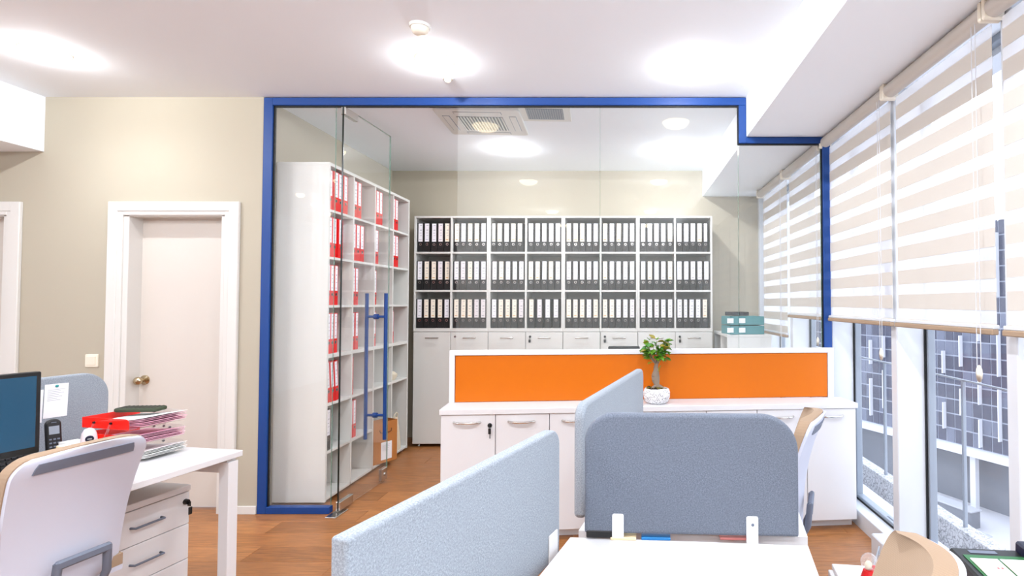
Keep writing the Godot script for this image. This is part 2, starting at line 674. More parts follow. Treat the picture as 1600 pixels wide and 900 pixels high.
func door(n: int, x0: float, x1: float, with_knob: bool) -> void:
	# x0, x1: outer edges of the casing
	var d := struct_root("door_%d" % n)
	var cw := 0.098
	var top := 2.11
	put("leaf", span(x0 + cw, x1 - cw, 0.008, 2.03, -3.935, -3.895, 0.002), M.door_white, d)
	# jamb and stop
	put("jamb", span(x0 + cw - 0.002, x0 + cw + 0.034, 0, 2.03, -3.94, -3.785, 0.002), M.trim_white, d)
	put("jamb", span(x1 - cw - 0.03, x1 - cw + 0.002, 0, 2.03, -3.94, -3.785, 0.002), M.trim_white, d)
	put("jamb", span(x0 + cw - 0.002, x1 - cw + 0.002, 2.012, 2.03, -3.94, -3.785, 0.002), M.trim_white, d)
	# casing boards with a raised outer band
	for e in [[x0, x0 + cw, 0.0, top, "casing"], [x1 - cw, x1, 0.0, top, "casing"], [x0 + cw, x1 - cw, 2.018, top, "casing"]]:
		var g := Geo.new()
		g.box(Vector3((e[0] + e[1]) / 2, (e[2] + e[3]) / 2, -3.781), Vector3(e[1] - e[0], e[3] - e[2], 0.018), 0.003)
		if e[1] - e[0] < 0.2:
			var xo: float = e[0] if e[0] == x0 else e[1] - 0.066
			g.box(Vector3(xo + 0.033, (top - 0.0) / 2, -3.771), Vector3(0.066, top, 0.012), 0.004)
		else:
			g.box(Vector3((x0 + x1) / 2, top - 0.033, -3.7712), Vector3(x1 - x0 - 0.12, 0.066, 0.0116), 0.004)
		put(e[4], g, M.trim_white, d)
	if with_knob:
		var k := Geo.new()
		k.turned(Transform3D(Basis(Vector3.RIGHT, PI / 2), Vector3(x0 + cw + 0.074, 0.885, -3.895)))
		k.lathe([[0.0, 0.0], [0.033, 0.0], [0.033, 0.006], [0.012, 0.012], [0.011, 0.034], [0.022, 0.042], [0.028, 0.055], [0.026, 0.068], [0.016, 0.075], [0.0, 0.076]], 24)
		put("knob", k, M.brass, d)

func build_doors() -> void:
	door(1, -3.508, -2.618, true)
	door(2, -4.99, -4.105, false)
	var s := thing("light_switch", "ivory square light switch on the wall between the two white doors", "switch", Vector3(-3.605, 1.03, -3.79))
	put("plate", Geo.new().plate(0.088, 0.088, 0.010, [0.006, 0.006, 0.006, 0.006], 0.003), M.switch_ivory, s, Transform3D(Basis.IDENTITY, Vector3(0, 0, 0.005)))
	put("rocker", Geo.new().plate(0.058, 0.058, 0.010, [0.003, 0.003, 0.003, 0.003], 0.002), M.switch_ivory, s, Transform3D(Basis(Vector3.RIGHT, 0.06), Vector3(0, 0, 0.011)))

# ---------------------------------------------------------------- window wall
func build_windows() -> void:
	var zs := [-5.66, -4.76, -3.863, -2.958, -2.06, -1.16, -0.26, 0.64, 1.54, 2.44]
	# spandrel strip at the foot of the panes
	var c := struct_root("wall_right")
	put("curb", span(1.49, 1.75, -0.2, 0.10, -5.93, 3.0, 0.004), M.post_white, c)
	put("head", span(1.62, 1.75, 2.50, CEIL, -5.93, 3.0), M.post_white, c)
	for k in zs.size():
		put("post", span(1.43, 1.575, 0.10, 2.56, zs[k] - 0.031, zs[k] + 0.031, 0.004), M.post_white, c)
	put("post", span(1.43, 1.75, 0.1, 2.56, -5.93, -5.87, 0.004), M.post_white, c)
	put("post", span(1.43, 1.75, 0.1, 2.56, 2.9, 3.0, 0.004), M.post_white, c)
	# panes, each in its grey frame with a black gasket
	var ends := [-5.87]
	ends.append_array(zs)
	ends.append(2.9)
	for k in range(ends.size() - 1):
		var z0: float = ends[k] + 0.031
		var z1: float = ends[k + 1] - 0.031
		if z1 - z0 < 0.12:
			z0 = ends[k]
		var w := struct_root("window_%d" % (k + 1))
		put("pane", span(1.592, 1.600, 0.13, 2.53, z0 + 0.02, z1 - 0.02), M.window_glass, w)
		var f := Geo.new()
		f.box(Vector3(1.60, 1.33, z0 + 0.012), Vector3(0.04, 2.46, 0.024), 0.003)
		f.box(Vector3(1.60, 1.33, z1 - 0.012), Vector3(0.04, 2.46, 0.024), 0.003)
		f.box(Vector3(1.60, 0.115, (z0 + z1) / 2), Vector3(0.05, 0.03, z1 - z0 - 0.048), 0.003)
		f.box(Vector3(1.60, 2.545, (z0 + z1) / 2), Vector3(0.05, 0.03, z1 - z0 - 0.048), 0.003)
		put("frame", f, M.window_grey, w)
		var q := Geo.new()
		q.box(Vector3(1.578, 1.33, z0 + 0.006), Vector3(0.012, 2.46, 0.012))
		q.box(Vector3(1.578, 1.33, z1 - 0.006), Vector3(0.012, 2.46, 0.012))
		q.box(Vector3(1.578, 0.106, (z0 + z1) / 2), Vector3(0.012, 0.012, z1 - z0 - 0.024))
		put("gasket", q, M.gasket, w)
	struct("trim_post_base", span(1.31, 1.43, 0.0, 0.20, -2.99, -2.86, 0.006), M.post_white)
	blinds()

func blinds() -> void:
	# day-and-night roller blinds: opaque and sheer bands in turn
	var spots := [
		[-5.60, -4.77, 1.16, "day-night roller blind inside the archive room, beside its back wall"],
		[-4.72, -3.86, 1.335, "day-night roller blind inside the archive room, closest to the blue frame"],
		[-3.79, -2.90, 1.335, "day-night roller blind directly in front of the blue frame post"],
		[-2.86, -2.09, 1.335, "day-night roller blind with its whole width in view, second before the blue frame"],
		[-2.05, -1.19, 1.335, "day-night roller blind above the leaflet holder, third before the blue frame"],
		[-1.15, -0.29, 1.335, "day-night roller blind fourth from the blue frame, towards the rear of the room"],
		[-0.23, 0.61, 1.335, "day-night roller blind fifth from the blue frame, towards the rear of the room"],
		[0.67, 1.51, 1.335, "day-night roller blind sixth from the blue frame, towards the rear of the room"],
		[1.57, 2.41, 1.335, "day-night roller blind next to the rear wall"],
	]
	for s in spots:
		var w: float = s[1] - s[0]
		var zc: float = (s[0] + s[1]) / 2
		var o := thing("roller_blind", s[3], "blind", Vector3(1.385, 2.56, zc), 0.0, "day-night blinds along the window wall")
		var cyl := Geo.new().turned(Transform3D(Basis(Vector3.RIGHT, PI / 2), Vector3.ZERO))
		cyl.lathe([[0.0, -w / 2], [0.036, -w / 2], [0.036, w / 2], [0.0, w / 2]], 20)
		put("roller", cyl, M.blind_opaque, o, Transform3D(Basis.IDENTITY, Vector3(-0.005, -0.038, 0)))
		for e in [-1.0, 1.0]:
			put("end_bracket", Geo.new().box(Vector3.ZERO, Vector3(0.085, 0.08, 0.016), 0.006), M.switch_ivory, o, Transform3D(Basis.IDENTITY, Vector3(-0.002, -0.040, e * (w / 2 + 0.008))))
		var drop: float = 2.56 - s[2]
		var y := -0.075
		var pitch := 0.1215
		while y > -drop + 0.02:
			var a := minf(0.050, drop + y)
			put("sheer_band", bx(Vector3(0.02, y - a / 2, 0), Vector3(0.0012, a, w - 0.02)), M.blind_sheer, o)
			y -= a
			var b := minf(pitch - 0.050, drop + y)
			if b > 0.004:
				put("opaque_band", bx(Vector3(0.019, y - b / 2, 0), Vector3(0.0016, b, w - 0.02)), M.blind_opaque, o)
			y -= b
		put("bottom_bar", bx(Vector3(0.016, -drop - 0.006, 0), Vector3(0.026, 0.016, w - 0.012), 0.003), M.post_white, o)
		put("bottom_rail", bx(Vector3(0.012, -drop - 0.025, 0), Vector3(0.028, 0.022, w - 0.012), 0.004), M.beige_cloth, o)
		var ch := Geo.new()
		for dx in [-0.012, 0.012]:
			ch.tube([Vector3(-0.03, -0.05, w / 2 - 0.045 + dx), Vector3(-0.028, -drop - 0.16, w / 2 - 0.045 + dx)], 0.0016, 5)
		put("bead_chain", ch, M.post_white, o)
		put("chain_weight", Geo.new().ball(Vector3(-0.028, -drop - 0.185, w / 2 - 0.045), Vector3(0.008, 0.034, 0.018), 12), M.switch_ivory, o)

# ---------------------------------------------------------------- glass front of the archive room
func build_glass_front() -> void:
	var z := GLASS_Z
	var f := thing("glazed_enclosure", "fixed glass front of the archive room in a bright blue frame stepping round the bulkhead", "glass partition", Vector3(0, 0, z))
	var d := 0.05
	for r in [[-2.472, -2.412, 0.0, 2.83], [-2.412, 0.838, 2.778, 2.83], [0.788, 0.838, 2.515, 2.778], [0.838, 1.36, 2.515, 2.557], [1.36, 1.412, 0.0, 2.557], [-2.412, -1.985, 0.0, 0.045]]:
		put("rail" if r[1] - r[0] > 0.1 else "post", span(r[0], r[1], r[2], r[3], -d / 2, d / 2, 0.002), M.frame_blue, f)
	var gk := Geo.new()
	gk.box(Vector3(-0.812, 2.774, 0), Vector3(3.2, 0.008, 0.02))
	gk.box(Vector3(-2.408, 1.41, 0), Vector3(0.008, 2.73, 0.02))
	gk.box(Vector3(1.356, 1.26, 0), Vector3(0.008, 2.51, 0.02))
	gk.box(Vector3(0.784, 2.64, 0), Vector3(0.008, 0.26, 0.02))
	gk.box(Vector3(1.07, 2.511, 0), Vector3(0.57, 0.008, 0.02))
	put("gasket", gk, M.gasket, f)
	var panes := [
		[-2.404, -1.985, 0.045, 2.77],
		[-1.147, -0.164, 0.0, 2.77],
		[-0.160, 0.786, 0.0, 2.77],
		[0.790, 1.352, 0.0, 2.507],
	]
	for p in panes:
		var w: float = p[1] - p[0]
		var h: float = p[3] - p[2]
		var at := Transform3D(Basis.IDENTITY, Vector3((p[0] + p[1]) / 2, p[2], 0))
		var o := put("glass_pane", bx(Vector3(0, h / 2, 0), Vector3(w - 0.003, h, 0.008)), M.glass, f, at)
		put("polished_edge", bx(Vector3(w / 2 - 0.0008, h / 2, 0), Vector3(0.0016, h, 0.0085)), M.glass_edge, o)
	# door leaf, swung into the archive room
	var dr := thing("glass_door", "frameless glass door standing open into the archive room, with tall blue pull bars", "glass door", Vector3(-1.932, 0.0, z + 0.012), 87.5)
	var w := 0.70
	put("sheet", bx(Vector3(w / 2, 1.395, 0), Vector3(w - 0.002, 2.76, 0.010)), M.glass, dr)
	put("hinge_edge", bx(Vector3(0.001, 1.395, 0), Vector3(0.003, 2.76, 0.0105)), M.glass_edge_dark, dr)
	put("free_edge", bx(Vector3(w - 0.001, 1.395, 0), Vector3(0.002, 2.76, 0.0105)), M.glass_edge, dr)
	put("top_edge", bx(Vector3(w / 2, 2.775, 0), Vector3(w, 0.002, 0.0105)), M.glass_edge, dr)
	put("patch_fitting", bx(Vector3(0.085, 2.745, 0), Vector3(0.17, 0.055, 0.032), 0.003), M.steel, dr)
	put("patch_fitting", bx(Vector3(0.085, 0.045, 0), Vector3(0.17, 0.060, 0.032), 0.003), M.steel, dr)
	put("floor_plate", bx(Vector3(-0.01, 0.004, 0), Vector3(0.16, 0.006, 0.075), 0.002), M.steel, dr)
	var lk := Geo.new().box(Vector3(w - 0.06, 0.07, 0), Vector3(0.085, 0.10, 0.034), 0.006)
	lk.turned(Transform3D(Basis(Vector3.RIGHT, PI / 2), Vector3(w - 0.06, 0.07, 0.0)))
	lk.lathe([[0.0, -0.024], [0.014, -0.024], [0.014, 0.024], [0.0, 0.024]], 16)
	put("corner_lock", lk, M.steel, dr)
	var hp := put("pull_handle", Geo.new().tube([Vector3(0.50, 0.375, 0.075), Vector3(0.50, 1.495, 0.075)], 0.0135, 12), M.frame_blue, dr)
	put("pull_handle", Geo.new().tube([Vector3(0.50, 0.375, -0.075), Vector3(0.50, 1.495, -0.075)], 0.0135, 12), M.frame_blue, dr)
	for y in [0.56, 1.315]:
		var c := Geo.new().tube([Vector3(0.50, y, -0.075), Vector3(0.50, y, 0.075)], 0.010, 10)
		c.turned(Transform3D(Basis(Vector3.RIGHT, PI / 2), Vector3(0.50, y, 0)))
		c.lathe([[0.0, -0.016], [0.02, -0.016], [0.02, 0.016], [0.0, 0.016]], 16)
		put("crossbar", c, M.frame_blue, hp)

# ---------------------------------------------------------------- outside
func build_outside() -> void:
	# ledge, stone parapet and glass railing just outside the panes
	var led := struct_root("trim_ledge")
	put("ledge_slab", span(1.75, 2.17, -0.35, -0.165, -16.0, 4.0), M.concrete, led)
	var stone := once("parapet_stone", func(): return bx(Vector3.ZERO, Vector3(0.03, 0.165, 0.296), 0.003))
	var cap := once("parapet_cap", func(): return bx(Vector3.ZERO, Vector3(0.10, 0.022, 0.596), 0.003))
	put("parapet_core", span(2.11, 2.165, -0.165, -0.001, -16.0, 4.0), M.concrete, led)
	for k in 22:
		put("parapet_stone", stone, M.marble, led, Transform3D(Basis.IDENTITY, Vector3(2.095, -0.083, -2.4 - k * 0.30)))
	for k in 11:
		put("parapet_cap", cap, M.marble, led, Transform3D(Basis.IDENTITY, Vector3(2.13, 0.010, -2.5 - k * 0.60)))
	var rail := thing("glass_railing", "glass railing with slim grey posts on the stone parapet outside the windows", "railing", Vector3(2.195, 0.02, 0))
	for k in 11:
		var zz := -2.46 - 1.06 * k
		put("post", bx(Vector3(-0.06, 0.45, zz), Vector3(0.022, 0.92, 0.020), 0.003), M.window_grey, rail)
		put("glass_panel", bx(Vector3(-0.06, 0.46, zz - 0.53), Vector3(0.010, 0.86, 1.02)), M.window_glass, rail)
	put("top_rail", span(-0.068, -0.052, 0.908, 0.92, -13.5, -2.4, 0.003), M.window_grey, rail)
	# square far below
	struct("ground_plaza", span(2.6, 140, -13.6, -13.3, -140, 60), M.paving)
	# offices opposite: recessed ground floor, white edge, gridded glass front with white fins
	var b := thing("office_block", "glass-fronted office block with white vertical fins across the square", "building", Vector3(25.5, 0, -37.2), 22.64)
	# local -z runs along the front away from the camera, -x is towards the window
	put("undercroft", span(1.6, 9.0, -13.3, -9.3, -24.0, 12.0), M.concrete_dark, b)
	put("white_edge", span(-0.5, 9.0, -9.3, -8.8, -24.0, 12.0, 0.02), M.fin_white, b)
	put("wall", span(0.12, 9.0, -8.8, 7.0, -24.0, 12.0), M.facade_frame, b)
	var col := once("undercroft_column", func(): return span(-0.2, 0.2, -13.3, -9.3, -0.2, 0.2))
	for k in 6:
		put("column", col, M.fin_white, b, Transform3D(Basis.IDENTITY, Vector3(0.6, 0, 8.0 - k * 5.4)))
	var pane := once("facade_pane", func(): return bx(Vector3.ZERO, Vector3(0.06, 0.96, 0.60)))
	var pick := RandomNumberGenerator.new()
	pick.seed = 21
	for r in 9:
		for k in 33:
			put("pane", pane, M.facade_pane_pale if pick.randf() < 0.35 else M.facade_pane, b, Transform3D(Basis.IDENTITY, Vector3(0.10, -8.25 + r * 1.06, 2.6 - k * 0.68)))
	var upper := Geo.new()
	for r in 6:
		for k in 40:
			upper.box(Vector3(0.10, 1.29 + r * 1.06, 4.6 - k * 0.68), Vector3(0.06, 0.96, 0.60))
	put("upper_panes", upper, M.facade_pane, b).set_meta("kind", "stuff")
	var pick2 := RandomNumberGenerator.new()
	pick2.seed = 8
	for k in 16:
		var zz := 2.26 - k * 1.36
		var y0 := -8.8 + pick2.randf() * 2.4
		for j in 3:
			var h := 1.6 + pick2.randf() * 3.0
			put("fin", span(-0.30, 0.06, y0, y0 + h, zz - 0.035, zz + 0.035, 0.01), M.fin_white, b)
			y0 += h + 0.8 + pick2.randf() * 1.6
	# low concrete walls and benches in front of it
	var n := 0
	for q in [[-2.6, -5.0, 9.0, 1.1, 0.9, "long concrete planter wall closest to the office block across the square"], [-5.2, -1.0, 6.0, 0.8, 0.7, "short concrete bench wall in the middle of the square"], [-5.0, -9.5, 4.0, 1.3, 0.8, "squat concrete block on the square, furthest along it"], [-8.6, -3.2, 12.0, 0.5, 1.6, "broad low concrete plinth on the square closest to the windows"]]:
		var wl := thing("concrete_wall", q[5], "low wall", b.transform * Vector3(q[0], -13.3, q[1]), 22.64, "low concrete walls on the square")
		put("body", bx(Vector3(0, q[3] / 2, 0), Vector3(q[4], q[3], q[2]), 0.02), M.concrete_dark if n % 2 == 0 else M.concrete, wl)
		put("coping", bx(Vector3(0, q[3] + 0.05, 0), Vector3(q[4] + 0.16, 0.10, q[2] + 0.16), 0.02), M.concrete, wl)
		n += 1
	# pale block of flats further along
	var t := thing("apartment_block", "pale apartment block with rows of small grey windows, seen past the blue post", "building", Vector3(24, -13.3, -74))
	put("wall", span(-7, 7, 0, 26, -6, 6), M.far_wall, t)
	var win := once("flat_window", func(): return bx(Vector3.ZERO, Vector3(1.1, 1.5, 0.2)))
	for r in 8:
		for k in 7:
			put("window", win, M.facade_pane_pale, t, Transform3D(Basis.IDENTITY, Vector3(-6 + k * 2.0, 2.0 + r * 2.9, 6.05)))

# ---------------------------------------------------------------- ceiling fittings
func lamp(at: Vector3, label: String, r := 0.105, down := 0.85, aside := 0.28) -> void:
	var o := thing("ceiling_lamp", label, "ceiling lamp", at, 0.0, "round ceiling lamps")
	put("rim", once("lamp_rim_%.3f" % r, func(): return Geo.new().lathe([[r, -0.002], [r + 0.004, -0.002], [r + 0.007, -0.001], [r + 0.007, 0.0]], 32)), M.trim_white, o)
	put("diffuser", once("lamp_disc_%.3f" % r, func(): return Geo.new().lathe([[0.0, -0.048], [r * 0.35, -0.0465], [r * 0.65, -0.039], [r * 0.88, -0.023], [r, -0.004], [r, 0.0]], 32)), M.lamp_glow, o)
	var l := SpotLight3D.new()
	l.name = numbered("lamp_bulb", self)
	l.position = at + Vector3(0, -0.022, 0)
	l.rotation_degrees = Vector3(-90, 0, 0)
	l.light_color = Color(0.945, 0.965, 1.0)
	l.light_energy = LAMP * down * (r / 0.105)
	l.light_size = 0.022
	l.spot_angle = 80.0
	l.spot_angle_attenuation = 1.0
	l.spot_range = 12.0
	l.spot_attenuation = 2.0
	l.shadow_enabled = true
	add_child(l, true)
	# what the domed diffuser throws sideways and back onto the ceiling
	var side := OmniLight3D.new()
	side.name = numbered("lamp_glow", self)
	side.position = at + Vector3(0, -0.022, 0)
	side.light_color = Color(0.945, 0.965, 1.0)
	side.light_energy = LAMP * aside * (r / 0.105)
	side.light_size = 0.010
	side.omni_range = 12.0
	side.omni_attenuation = 2.0
	side.shadow_enabled = true
	add_child(side, true)

func build_ceiling_fittings() -> void:
	lamp(Vector3(-3.26, CEIL, -3.10), "round glowing ceiling lamp above the doors, next to the boxed beam", 0.105, 0.52, 0.18)
	lamp(Vector3(-1.105, CEIL, -3.21), "round glowing ceiling lamp in front of the glass door, beside the smoke detector", 0.105, 0.52, 0.18)
	lamp(Vector3(0.405, CEIL, -3.30), "round glowing ceiling lamp outside the archive room beside the bulkhead", 0.105, 0.52, 0.18)
	lamp(Vector3(-1.045, CEIL, -5.06), "round glowing ceiling lamp inside the archive room behind the air conditioner", 0.105, 0.5, 0.24)
	lamp(Vector3(0.445, CEIL, -5.12), "round glowing ceiling lamp inside the archive room near the bulkhead", 0.105, 0.5, 0.24)
	var k := 0
	for z in [-1.2, 0.9, 2.4]:
		for x in [-3.26, -1.105, 0.405]:
			lamp(Vector3(x, CEIL, z), "round ceiling lamp behind the camera, %s row, %s" % [["first", "second", "third"][k / 3], ["over the doors' side", "over the middle", "over the window side"][k % 3]], 0.105, 0.75, 0.60)
			k += 1
	var n := 0
	for p in [Vector3(-4.2, CEIL, -0.43), Vector3(-4.42, CEIL, 0.31), Vector3(-4.65, CEIL, 1.1)]:
		lamp(p, "small ceiling spot in the row of three behind the camera, %s of the row" % ["first", "middle", "last"][n], 0.055)
		n += 1
	# smoke detectors
	var s := thing("smoke_detector", "greyish domed smoke detector on the open ceiling, larger of the two detectors", "smoke detector", Vector3(-1.04, CEIL, -2.80))
	put("base", Geo.new().lathe([[0.0, -0.014], [0.050, -0.014], [0.053, -0.008], [0.053, 0.0]], 28), M.trim_white, s)
	put("dome", Geo.new().lathe([[0.0, -0.050], [0.025, -0.048], [0.036, -0.040], [0.044, -0.020], [0.044, -0.012]], 28), M.switch_ivory, s)
	var s2 := thing("motion_sensor", "small white ceiling sensor between the ceiling lamp and the blue frame", "sensor", Vector3(-1.109, CEIL, -3.47))
	put("base", Geo.new().lathe([[0.0, -0.008], [0.032, -0.008], [0.034, 0.0]], 24), M.trim_white, s2)
	put("dome", Geo.new().ball(Vector3(0, -0.010, 0), Vector3(0.022, 0.020, 0.022), 16), M.switch_ivory, s2)
	# cassette air conditioner
	var a := thing("air_conditioner", "white square ceiling cassette air conditioner with slatted centre grille", "air conditioner", Vector3(-1.085, CEIL, -4.27), 3.0)
	var bz := Geo.new()
	bz.turned(Transform3D(Basis(Vector3.RIGHT, PI / 2), Vector3(0, -0.014, 0)))
	bz.plate(0.62, 0.60, 0.028, [0.03, 0.03, 0.03, 0.03], 0.008)
	put("bezel", bz, M.shelf_white, a)
	put("intake", span(-0.17, 0.17, -0.031, -0.0285, -0.16, 0.16), M.dark_grey, a)
	var slat := once("ac_slat", func(): return bx(Vector3.ZERO, Vector3(0.011, 0.006, 0.32), 0.001))
	for k2 in 15:
		put("slat", slat, M.shelf_white, a, Transform3D(Basis(Vector3.FORWARD, 0.35), Vector3(-0.161 + k2 * 0.023, -0.033, 0)))
	for q in [[0.0, 0.235, 0.34, 0.045], [0.0, -0.235, 0.34, 0.045], [0.245, 0.0, 0.045, 0.34], [-0.245, 0.0, 0.045, 0.34]]:
		var lv := put("louvre", span(q[0] - q[2] / 2, q[0] + q[2] / 2, -0.033, -0.028, q[1] - q[3] / 2, q[1] + q[3] / 2, 0.002), M.shelf_white, a)
		put("louvre_gap", span(q[0] - q[2] / 2 - 0.004, q[0] + q[2] / 2 + 0.004, -0.0292, -0.0282, q[1] - q[3] / 2 - 0.004, q[1] + q[3] / 2 + 0.004), M.mid_grey, lv)
	var v := thing("air_vent", "small square ceiling vent with grey mesh beside the air conditioner", "vent", Vector3(-0.585, CEIL, -4.10), 3.0)
	put("frame", span(-0.19, 0.19, -0.012, 0.0, -0.17, 0.17, 0.004), M.shelf_white, v)
	put("mesh_panel", span(-0.135, 0.135, -0.0145, -0.0105, -0.115, 0.115), M.mid_grey, v)
	var bars := Geo.new()
	for k3 in 16:
		bars.box(Vector3(-0.128 + k3 * 0.017, -0.0155, 0), Vector3(0.005, 0.003, 0.23))
	put("grating", bars, M.window_grey, v)

# ---------------------------------------------------------------- binders
const ORD := ["first", "second", "third", "fourth", "fifth", "sixth", "seventh", "eighth"]

func binder(called: String, colour: String, label: String, category: String, group: String, at: Vector3, turn: float, w: float, lean: float, paper: String) -> void:
	# origin at the foot of the spine, spine facing local +z
	var o := thing(called, label, category, at, turn, group)
	if lean != 0.0:
		o.basis = Basis(Vector3.UP, deg_to_rad(turn)) * Basis(Vector3.BACK, lean)
	var key := "%s_%.3f" % [colour, w]
	put("cover", once("cover_" + key, func():
		var g := Geo.new()
		g.box(Vector3(0, 0.146, -0.0015), Vector3(w, 0.292, 0.003), 0.001)
		for s in [-1.0, 1.0]:
			g.box(Vector3(s * (w / 2 - 0.0015), 0.146, -0.133), Vector3(0.003, 0.292, 0.262), 0.001)
		return g), M[colour], o)
	put("pages", once("pages_" + key, func(): return bx(Vector3(0, 0.142, -0.125), Vector3(w * 0.72, 0.272, 0.22))), M.paper, o)
	if paper:
		var lw := w * 0.66
		put("spine_label", once("label_" + key, func():
			var g := Geo.new()
			g.box(Vector3(0, 0.196, 0.0004), Vector3(lw, 0.182, 0.0007))
			g.quad(Vector3(-lw / 2, 0.105, 0.0009), Vector3(lw / 2, 0.105, 0.0009), Vector3(lw / 2, 0.287, 0.0009), Vector3(-lw / 2, 0.287, 0.0009), Vector3.BACK)
			return g), M[paper], o)
	put("finger_ring", once("finger_ring", func():
		var g := Geo.new().turned(Transform3D(Basis(Vector3.RIGHT, PI / 2), Vector3(0, 0.078, 0)))
		g.lathe([[0.0085, 0.0], [0.0085, 0.0018], [0.0125, 0.0018], [0.0125, 0.0]], 16)
		return g), M.steel, o)
	if colour == "binder_red":
		put("finger_hole", once("finger_hole", func():
			var g := Geo.new().turned(Transform3D(Basis(Vector3.RIGHT, PI / 2), Vector3(0, 0.078, 0)))
			g.lathe([[0.0, 0.0008], [0.0086, 0.0008], [0.0086, 0.0]], 14)
			return g), M.black, o)

# ---------------------------------------------------------------- shelving at the glass
func build_archive_shelf() -> void:
	var P := Vector3(-2.10, 0, -3.945)
	var s := thing("open_shelf_unit", "tall white open shelving with red binders behind the open glass door", "shelving", P)
	var zs := [0.0, -0.372, -0.744, -1.116, -1.488]
	var ys := [0.045, 0.368, 0.705, 1.055, 1.405, 1.752, 2.092]
	put("side_panel", span(-0.375, 0, 0.02, 2.425, -0.022, 0, 0.001), M.shelf_white, s)
	put("side_panel", span(-0.375, 0, 0.02, 2.425, -1.488, -1.466, 0.001), M.shelf_white, s)
	put("top_panel", span(-0.375, 0.001, 2.403, 2.426, -1.489, 0.001, 0.001), M.shelf_white, s)
	put("back_panel", span(-0.375, -0.367, 0.03, 2.40, -1.47, -0.02), M.shelf_white, s)
	for k in 3:
		put("upright", span(-0.367, -0.001, 0.045, 2.403, zs[k + 1] - 0.009, zs[k + 1] + 0.009, 0.001), M.shelf_white, s)
	for r in ys.size():
		for k in 4:
			if r == 1 and k >= 2:
				continue
			var th := 0.028 if r == 3 else 0.018
			put("shelf_board", span(-0.367, -0.002, ys[r] - th, ys[r], zs[k + 1] + (0.009 if k < 3 else 0.022), zs[k] - (0.009 if k > 0 else 0.022), 0.001), M.shelf_white, s)
	for z in [-0.05, -0.56, -0.93, -1.44]:
		for x in [-0.04, -0.33]:
			put("foot", Geo.new().lathe([[0.0, 0.0], [0.018, 0.0], [0.018, 0.008], [0.012, 0.010], [0.012, 0.03], [0.0, 0.03]], 16), M.steel, s, Transform3D(Basis.IDENTITY, Vector3(x, 0, z)))
	# red binders, counted from the glass: [row from the top, bay, how many, gap before, leaning]
	var bays := ["bay beside the glass", "second bay from the glass", "third bay from the glass", "bay beside the far bookcase"]
	var rows := ["top", "second", "third", "fourth", "fifth", "sixth"]
	var rng := RandomNumberGenerator.new()
	rng.seed = 4
	for d in [[0, 0, 4, 0.0], [0, 1, 2, 0.008], [0, 2, 2, 0.025], [0, 3, 2, 0.0], [1, 0, 3, 0.0], [1, 1, 3, 0.0], [1, 2, 1, 0.01], [1, 3, 2, 0.0],
			[2, 0, 3, 0.0], [2, 1, 2, 0.0], [2, 2, 1, 0.0], [3, 0, 3, 0.0], [3, 1, 2, 0.0], [3, 2, 1, 0.0], [3, 3, 1, 0.0], [4, 0, 3, 0.0], [4, 1, 1, 0.0], [5, 1, 2, 0.0]]:
		var y: float = ys[6 - d[0]]
		var narrow: bool = d[0] >= 2
		var w := 0.050 if narrow else 0.066
		var z: float = zs[d[1]] - (0.022 if d[1] == 0 else 0.009) - 0.006 - d[3]
		for k in d[2]:
			var lean := 0.0
			if d[0] == 4 and d[1] == 0:
				lean = 0.10
			var turned: bool = d[0] == 4 and d[1] == 1
			var number: String = "only one" if d[2] == 1 else ORD[k]
			var text := "%s, %s in %s row of the %s" % ["plain unlabelled red binder" if turned else "red lever-arch binder" if not lean else "leaning red lever-arch binder", number, rows[d[0]], bays[d[1]]]
			var x := -0.012 - rng.randf() * 0.012
			var dz := -0.02 if lean else 0.0
			binder("binder", "binder_red", text, "binder", "red binders in the open shelving", P + Vector3(x, y + (0.002 if lean else 0.0), z - w / 2 + dz), 90.0, w, lean, "" if turned else "spine_cool")
			z -= w + 0.0025
	binder("binder", "binder_black", "black binder standing alone in the sixth row of the bay beside the glass", "binder", "", P + Vector3(-0.015, ys[1], -0.062), 90.0, 0.066, 0.0, "spine_cool")

